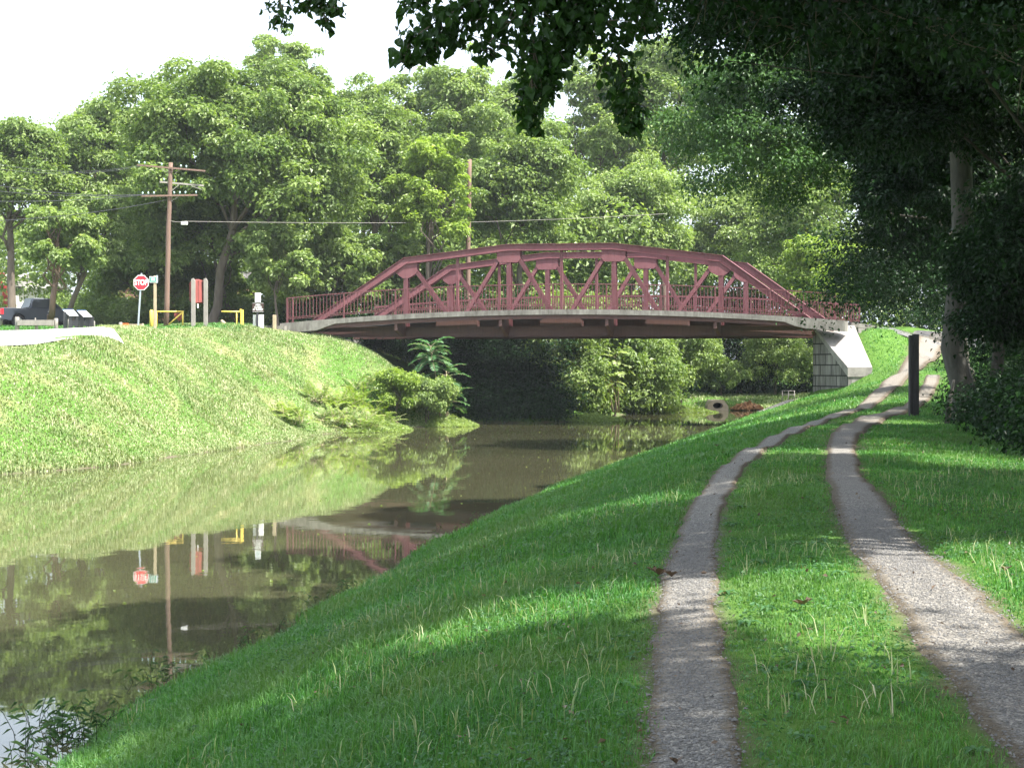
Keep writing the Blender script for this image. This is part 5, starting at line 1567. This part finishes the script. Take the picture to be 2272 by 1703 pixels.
m = MB(); m.box(-.09, .09, -.09, .09, -.3, zpy(698.5, 87) - bb.z)
o = m.obj('wooden_bollard', 'wood_tan', None, bevel=.015); o.location = bb; tag(o, 'short square wooden bollard just left of the bridge railing', 'bollard')
a_, b_ = WP(492, 712, 88), WP(503, 723, 87.4)
m = MB(); m.tube([a_, a_.lerp(b_, .5), b_], [.09, .1, .09], 8)
tag(m.obj('cut_log', 'wood_tan', None, smooth=True), 'short pale log lying at the foot of the big maple', 'log')

# guard rails
def guard(label, px0, px1, y_top, y_bot, posts, d, mat='wood_grey', pm='wood_grey'):
    b = on(px0, d)
    o = empty('guard_rail', b, 0, label, 'guard rail', 'timber guard rails along the parking road')
    hx = lambda px: WP(px, 0, d).x - b.x
    hz = lambda py: zpy(py, d) - b.z
    m = MB(); m.box(hx(px0), hx(px1), -.16, -.09, hz(y_bot), hz(y_top)); m.obj('rail', mat, o, bevel=.01)
    for (pa, pc, yt) in posts:
        xx = hx((pa + pc) / 2); hw = (pc - pa) / F * d / 2
        m = MB(); m.tube([(xx, 0, H(b.x + xx, d) - b.z - .3), (xx, 0, hz(yt) - .03), (xx, 0, hz(yt))], [hw, hw, hw * .8], 10)
        m.obj('post', pm, o, smooth=True)
    return o
guard('grey plank guard rail at the left edge between round posts', 40, 121, 710, 722, [(33, 43, 703), (77, 80, 705), (80.5, 85, 722), (120, 129, 706)], 82)
guard('dark plank guard rail behind the slanted display panels', 157, 208, 712, 723, [(150, 156, 708), (172, 176, 712), (195, 201, 712), (206, 211, 712)], 82.6, 'dark_metal')
guard('low grey timber rail along the road left of the orange reflector', 213, 264, 725.5, 733, [(263.5, 271.5, 714.6)], 82)
guard('tan timber rail behind the stop sign post', 271, 318, 719, 731, [(314, 319, 717.5)], 83.5, 'wood_tan', 'wood_tan')
m = MB(); a_ = WP(272, 728, 82.9); b_ = WP(286, 717, 82.9)
m.box(a_.x, b_.x, 82.8, 82.9, a_.z, b_.z); o = m.obj('road_barrel', 'orange_plastic')
m2 = MB(); m2.box(a_.x + .12, b_.x - .05, 82.77, 82.797, a_.z + .03, b_.z - .09); m2.obj('red_panel', 'lamp_red', o)
m2 = MB(); m2.box(b_.x - .1, b_.x + .06, 82.74, 82.767, a_.z - .02, a_.z + .10); m2.obj('white_panel', 'paint_white', o)
o.name = 'reflector_board'; tag(o, 'orange and red reflector board fixed to the tan guard rail', 'reflector')

# slanted display panels
def wayside(label, q, d, px_leg, leg2):
    b = on(px_leg, d)
    o = empty('display_panel', b, 0, label, 'display panel', 'slanted display panels')
    P = [WP(x, y, d + dy) - b for (x, y, dy) in q]
    nrm = (P[1] - P[0]).cross(P[3] - P[0]).normalized()
    if nrm.z < 0: nrm = -nrm
    m = MB(); m.prism([p - nrm * .03 for p in P], nrm * .028); fr = m.obj('frame', 'dark_metal', o)
    c = sum(P, Vector()) / 4
    m = MB(); m.prism([c + (p - c) * .88 + nrm * .0 for p in P], nrm * .006); m.obj('face', 'paint_white', fr)
    top_band = [P[0].lerp(c, .14), P[1].lerp(c, .14), P[1].lerp(P[2], .14).lerp(c, .1), P[0].lerp(P[3], .14).lerp(c, .1)]
    m = MB(); m.prism([p + nrm * .007 for p in top_band], nrm * .004); m.obj('title_band', 'sign_blue', fr)
    for lx, ly, ltop in leg2:
        m = MB(); xx = WP(lx, 0, d + ly).x - b.x
        m.box(xx - .09, xx + .09, ly - .04, ly + .04, -.3, zpy(ltop, d + ly) - b.z); m.obj('leg', 'dark_metal', o)
wayside('slanted white display panel on dark legs, the one nearer the grey guard rail', [(136, 685.5, .35), (163, 685.5, .35), (176, 701.5, -.2), (154, 701.5, -.2)], 80.5, 145, [(145, .1, 691), (157, -.1, 699), (170, .1, 700)])
wayside('slanted white display panel on dark legs, the one nearer the stop sign', [(168, 687.5, .35), (190, 687.5, .35), (207, 703.5, -.2), (185, 703.5, -.2)], 80.5, 190, [(181, .1, 701), (195, .0, 702), (204, .1, 703)])

# pickup truck
def pickup():
    d = 99.0
    b = on(86, d)
    t = empty('pickup_truck', b, 0, 'dark pickup truck parked at the left edge behind the guard rail', 'pickup truck')
    L2, W2 = 2.6, .95
    m = MB()   # body side profile with wheel arches, extruded across
    def arch(cx, rr=.43): return [(cx + rr * math.cos(a), .36 + rr * math.sin(a)) for a in np.linspace(math.pi, 0, 9)]
    prof = [(-L2, .45)] + arch(-1.55) + arch(1.65) + [(L2, .42), (L2 + .05, .75), (L2 - .1, 1.0), (1.35, 1.12), (.95, 1.14), (-.45, 1.14), (-L2, 1.14), (-L2 - .03, .8)]
    m.prism([(x, -W2, z) for x, z in prof], (0, 2 * W2, 0)); m.obj('body', 'truck_paint', t, bevel=.03)
    m = MB(); cab = [(1.2, 1.13), (.55, 1.72), (-.55, 1.76), (-.85, 1.13)]
    m.hexa([(1.2, -.86, 1.13), (1.2, .86, 1.13), (-.85, .86, 1.13), (-.85, -.86, 1.13), (.5, -.72, 1.76), (.5, .72, 1.76), (-.62, .72, 1.78), (-.62, -.72, 1.78)]); cb = m.obj('cab', 'truck_paint', t, bevel=.05)
    m = MB(); m.hexa([(1.0, -.872, 1.2), (1.0, -.86, 1.2), (-.72, -.86, 1.2), (-.72, -.872, 1.2), (.45, -.752, 1.68), (.45, -.745, 1.68), (-.58, -.745, 1.68), (-.58, -.752, 1.68)]); m.obj('side_window', 'window_dark', cb)
    m = MB(); m.hexa([(-.87, -.75, 1.2), (-.86, -.75, 1.2), (-.86, .75, 1.2), (-.87, .75, 1.2), (-.67, -.62, 1.68), (-.66, -.62, 1.68), (-.66, .62, 1.68), (-.67, .62, 1.68)]); m.obj('rear_window', 'window_dark', cb)
    for cx in (-1.55, 1.65):
        for s_ in (-1, 1):
            m = MB(); m.tube([(cx, s_ * .72, .36), (cx, s_ * .74, .36), (cx, s_ * .94, .36), (cx, s_ * .955, .36)], [.34, .37, .37, .33], 20); w_ = m.obj('wheel', 'rubber', t, smooth=True)
            m = MB(); m.tube([(cx, s_ * .94, .36), (cx, s_ * .965, .36)], [.21, .18], 14); m.obj('hubcap', 'chrome', w_, smooth=True)
    for s_ in (-1, 1):
        m = MB(); m.box(-L2 - .045, -L2 + .12, s_ * .86 - .1, s_ * .86 + .1, .74, 1.09); m.obj('tail_light', 'lamp_red', t)
    m = MB(); m.box(-L2 - .16, -L2 + .04, -.92, .92, .46, .62); m.obj('bumper', 'chrome', t, bevel=.03)
    m = MB(); m.box(-L2 - .05, -L2 - .02, -.74, .74, .66, 1.12); m.obj('tailgate', 'truck_paint', t, bevel=.02)
    m = MB(); m.box(.2, .36, -.99, -.95, .92, .98); m.obj('door_handle', 'chrome', t)
    t.rotation_euler = (0, 0, R(36))
    return t
pickup()

# buildings glimpsed through the leaves
def house(label, x0, x1, y0, depth, z0, zw, zr, wall, roof, wins, name='house', gable_front=False, cat='house'):
    b = Vector(((x0 + x1) / 2, y0, z0))
    o = empty(name, b, 0, label, cat)
    hw = (x1 - x0) / 2
    m = MB(); m.box(-hw, hw, 0, depth, -1, zw - z0); m.obj('walls', wall, o)
    m = MB()
    zw_, zr_ = zw - z0, zr - z0
    if gable_front:
        m.prism([(-hw - .3, -.35, zw_), (hw + .3, -.35, zw_), (0, -.35, zr_)], (0, depth + .7, 0))
    else:
        m.prism([(-hw - .3, -.35, zw_), (-hw - .3, depth + .35, zw_), (-hw - .3, depth / 2, zr_)], (2 * hw + .6, 0, 0))
    m.obj('roof', roof, o)
    for (wx0, wx1, wz0, wz1) in wins:
        m = MB(); m.box(wx0, wx1, -.06, -.003, wz0, wz1); f_ = m.obj('window', 'paint_white', o)
        m = MB(); m.box(wx0 + .08, wx1 - .08, -.075, -.063, wz0 + .08, wz1 - .08); m.obj('pane', 'window_dark', f_)
        m = MB(); m.box((wx0 + wx1) / 2 - .025, (wx0 + wx1) / 2 + .025, -.09, -.078, wz0 + .08, wz1 - .08); m.box(wx0 + .08, wx1 - .08, -.09, -.078, (wz0 + wz1) / 2 - .025, (wz0 + wz1) / 2 + .025); m.obj('sash_bar', 'paint_white', f_)
    return o
xa, xb = WP(205, 0, 112).x, WP(540, 0, 112).x
house('orange brick house with white window glimpsed behind the stop sign', xa, xb, 112, 7, 5.6, zpy(622, 112), zpy(596, 112), 'brick', 'roof_shingle',
      [(-3.55, -2.7, 1.0, 2.3), (-.9, 0, 1.0, 2.3), (1.4, 2.3, 1.0, 2.3), (3.2, 4.1, 1.0, 2.3)])
xa, xb = WP(-190, 0, 124).x, WP(16, 0, 124).x
rb = house('red and white shop building at the far left edge', xa, xb, 124, 8, 5.6, zpy(632, 124), zpy(600, 124), 'siding', 'roof_grey',
      [], name='shop_building', cat='building')
m = MB(); hw = (xb - xa) / 2; m.box(hw - .25, hw + .1, -.4, -.05, -1, zpy(632, 124) - 5.6); m.obj('corner_post', 'barn_red', rb)
m = MB(); m.box(-hw, hw, -.46, -.43, zpy(631, 124) - 5.6, zpy(606, 124) - 5.6); m.obj('front_board', 'barn_red', rb)
m = MB(); m.box(-hw, hw + .1, -.42, -.1, zpy(640, 124) - 5.6, zpy(632, 124) - 5.6 - .004); m.obj('fascia', 'barn_red', rb)
xa, xb = WP(24, 0, 127).x, WP(112, 0, 127).x
house('small white building right beside the red and white shop', xa, xb, 127, 5, 5.6, zpy(640, 127), zpy(622, 127), 'paint_white', 'roof_grey', [], name='shed', cat='building')

# ------------------------------------------------------------------ culvert, headwall, soil, small fence
b = WP(1593, 910, 116.3)
cv = empty('culvert_pipe', (b.x, b.y, 0), 0, 'tan concrete culvert with dark round opening at the far end of the canal', 'culvert')
Ro, Ri = .80, .42
s_ = F / 116.3
ocx, ocz = 0, CAMZ + (HY - 893) / s_
hs = (1617 - 1569) / s_ / 2
outer = [(-.76, -.25), (-.76, .30), (-.44, .76), (.44, .76), (.76, .30), (.76, -.25)]
n_ = 24
inner_c = [(.36 * math.cos(2 * math.pi * i / n_), .37 + .22 * math.sin(2 * math.pi * i / n_)) for i in range(n_)]
def ray_out(a):
    best = None
    cx0, cz0 = 0, .37
    dx, dz = math.cos(a), math.sin(a)
    for i in range(len(outer)):
        (x1, z1), (x2, z2) = outer[i], outer[(i + 1) % len(outer)]
        ex, ez = x2 - x1, z2 - z1
        den = dx * ez - dz * ex
        if abs(den) < 1e-9: continue
        t = ((x1 - cx0) * ez - (z1 - cz0) * ex) / den
        u = ((x1 - cx0) * dz - (z1 - cz0) * dx) / den
        if t > 0 and -1e-6 <= u <= 1 + 1e-6 and (best is None or t < best): best = t
    return (cx0 + dx * best, cz0 + dz * best)
oc = [ray_out(2 * math.pi * i / n_) for i in range(n_)]
m = MB()
V = [(x, 0, z) for x, z in inner_c] + [(x, 0, z) for x, z in oc] + [(x, 2.5, z) for x, z in inner_c] + [(x, 2.6, z) for x, z in oc]
Fc = []
for i in range(n_):
    j = (i + 1) % n_
    Fc += [(i, j, n_ + j, n_ + i), (i, 2 * n_ + i, 2 * n_ + j, j), (n_ + i, n_ + j, 3 * n_ + j, 3 * n_ + i)]
Fc.append(tuple(2 * n_ + i for i in range(n_)))
m.add(V, Fc); m.obj('headwall', 'tan_concrete', cv)
m = MB(); m.add([(x * 1.02, 1.2, z) for x, z in inner_c], [tuple(range(n_))]); m.obj('bore_shade', 'black_post', cv)  # black disc across the bore stands in for the shade inside the pipe
# red soil slump
r = np.random.RandomState(77)
cc_ = WP(1660, 905, 117)
m = MB()
for _ in range(420):
    a = r.rand() * 6.28; q = math.sqrt(r.rand())
    p = Vector((cc_.x + 1.25 * q * math.cos(a), 117.5 + .9 * q * math.sin(a), .05 + .55 * (1 - q) * r.rand() + .08))
    s = .03 + .07 * r.rand()
    P = [p + Vector(r.normal(size=3)) * s for _ in range(6)]
    m.add(P, [(0, 1, 2), (2, 3, 0), (0, 3, 4), (4, 5, 1), (1, 2, 5), (3, 4, 5)])
simple('red_soil', (0.42, 0.22, 0.11), 0.95, .35, 6)
tag(m.obj('rubble', 'red_soil'), 'heap of red clay rubble on the far bank right of the culvert', kind='stuff')
# stone headwall and its pipe fence
a_, b_, c_ = WP(1692, 912, 103), WP(1725, 890, 106), WP(1780, 886, 108)
sh = empty('stone_headwall', (a_.x, a_.y, 0), 0, 'low pale stone headwall at the water just left of the stone abutment', 'headwall')
m = MB()
pp = [Vector((a_.x, a_.y, 0)), Vector((b_.x + .8, b_.y, 0)), Vector((c_.x, c_.y, 0))]
for i, (p, q, z0, z1) in enumerate(((pp[0], pp[1], .32, .95), (pp[1], pp[2], .95, 1.0))):
    n0 = (q - p).normalized().cross(Vector((0, 0, 1))) * .25
    m.hexa(loc([zz(p - n0, -.5), zz(q - n0, -.5), zz(q + n0, -.5), zz(p + n0, -.5), zz(p - n0, z0), zz(q - n0, z1), zz(q + n0, z1), zz(p + n0, z0)], sh))
m.obj('stone_wall', 'concrete', sh)
m = MB()
a2, b2 = WP(1684, 928, 99), WP(1728, 917, 99.6)
m.hexa([(a2.x - sh.location.x, a2.y - sh.location.y, -.4), (b2.x - sh.location.x, b2.y - sh.location.y, -.4), (b2.x - sh.location.x, b2.y - sh.location.y + .9, -.4), (a2.x - sh.location.x, a2.y - sh.location.y + .9, -.4),
        (a2.x - sh.location.x, a2.y - sh.location.y, .42), (b2.x - sh.location.x, b2.y - sh.location.y, .36), (b2.x - sh.location.x, b2.y - sh.location.y + .9, .36), (a2.x - sh.location.x, a2.y - sh.location.y + .9, .42)])
m.obj('stone_apron', 'concrete', sh)
pf_ = WP(1744, 886, 107)
fn = empty('pipe_fence', (pf_.x, pf_.y, .95), 0, 'small grey pipe fence on the low stone headwall', 'fence')
m = MB()
for x in (-.25, .15, .55): m.tube([(x, 0, -.2), (x, 0, .62)], .025, 6)
m.obj('fence_posts', 'wood_grey', fn, smooth=True)
m = MB()
for z in (.35, .6): m.tube([(-.25, 0, z), (.55, 0, z)], .02, 6)
m.obj('fence_rails', 'wood_grey', fn, smooth=True)

# black square post beside the path
b = on(2027, 44)
bp = empty('black_post', b, 0, 'tall black square post at the right side of the path near the thick grey trunk', 'post')
hp = zpy(741, 44) - b.z
m = MB(); m.box(-.12, -.03, -.1, .1, -.4, hp - .03); m.obj('post_half', 'black_post', bp, bevel=.012)
m = MB(); m.box(-.022, .125, -.11, .1, -.4, hp); m.obj('post_half', 'black_post', bp, bevel=.012)
m = MB(); m.box(-.031, -.021, -.09, .09, -.4, hp - .05); m.obj('seam', 'dark_metal', bp)

# thin second stem at the foot of the grey trunk
b = on(2100, 40.3)
m = MB(); m.tube([(0, 0, -.3), (.06, 0, .5), (.2, .05, 1.1)], [.09, .06, .03], 8)
o = m.obj('leaning_stem', 'bark_pale', None, smooth=True); o.location = b
tag(o, 'short leaning stem beside the foot of the thick grey trunk', 'stem')

# thin summer haze
m = MB(); m.box(-320, 320, -60, 420, -3, 60)
hz_o = m.obj('haze', 'paint_white')
hm = bpy.data.materials.new('haze'); hm.use_nodes = True
hn = hm.node_tree.nodes
hn.remove(hn['Principled BSDF'])
pv = hn.new('ShaderNodeVolumePrincipled')
pv.inputs['Color'].default_value = (0.92, 0.96, 1.0, 1)
pv.inputs['Density'].default_value = 0.00024
pv.inputs['Anisotropy'].default_value = 0.2
hm.node_tree.links.new(pv.outputs[0], hn['Material Output'].inputs['Volume'])
hz_o.data.materials.clear(); hz_o.data.materials.append(hm)
tag(hz_o, 'thin pale summer haze in the air', kind='stuff')
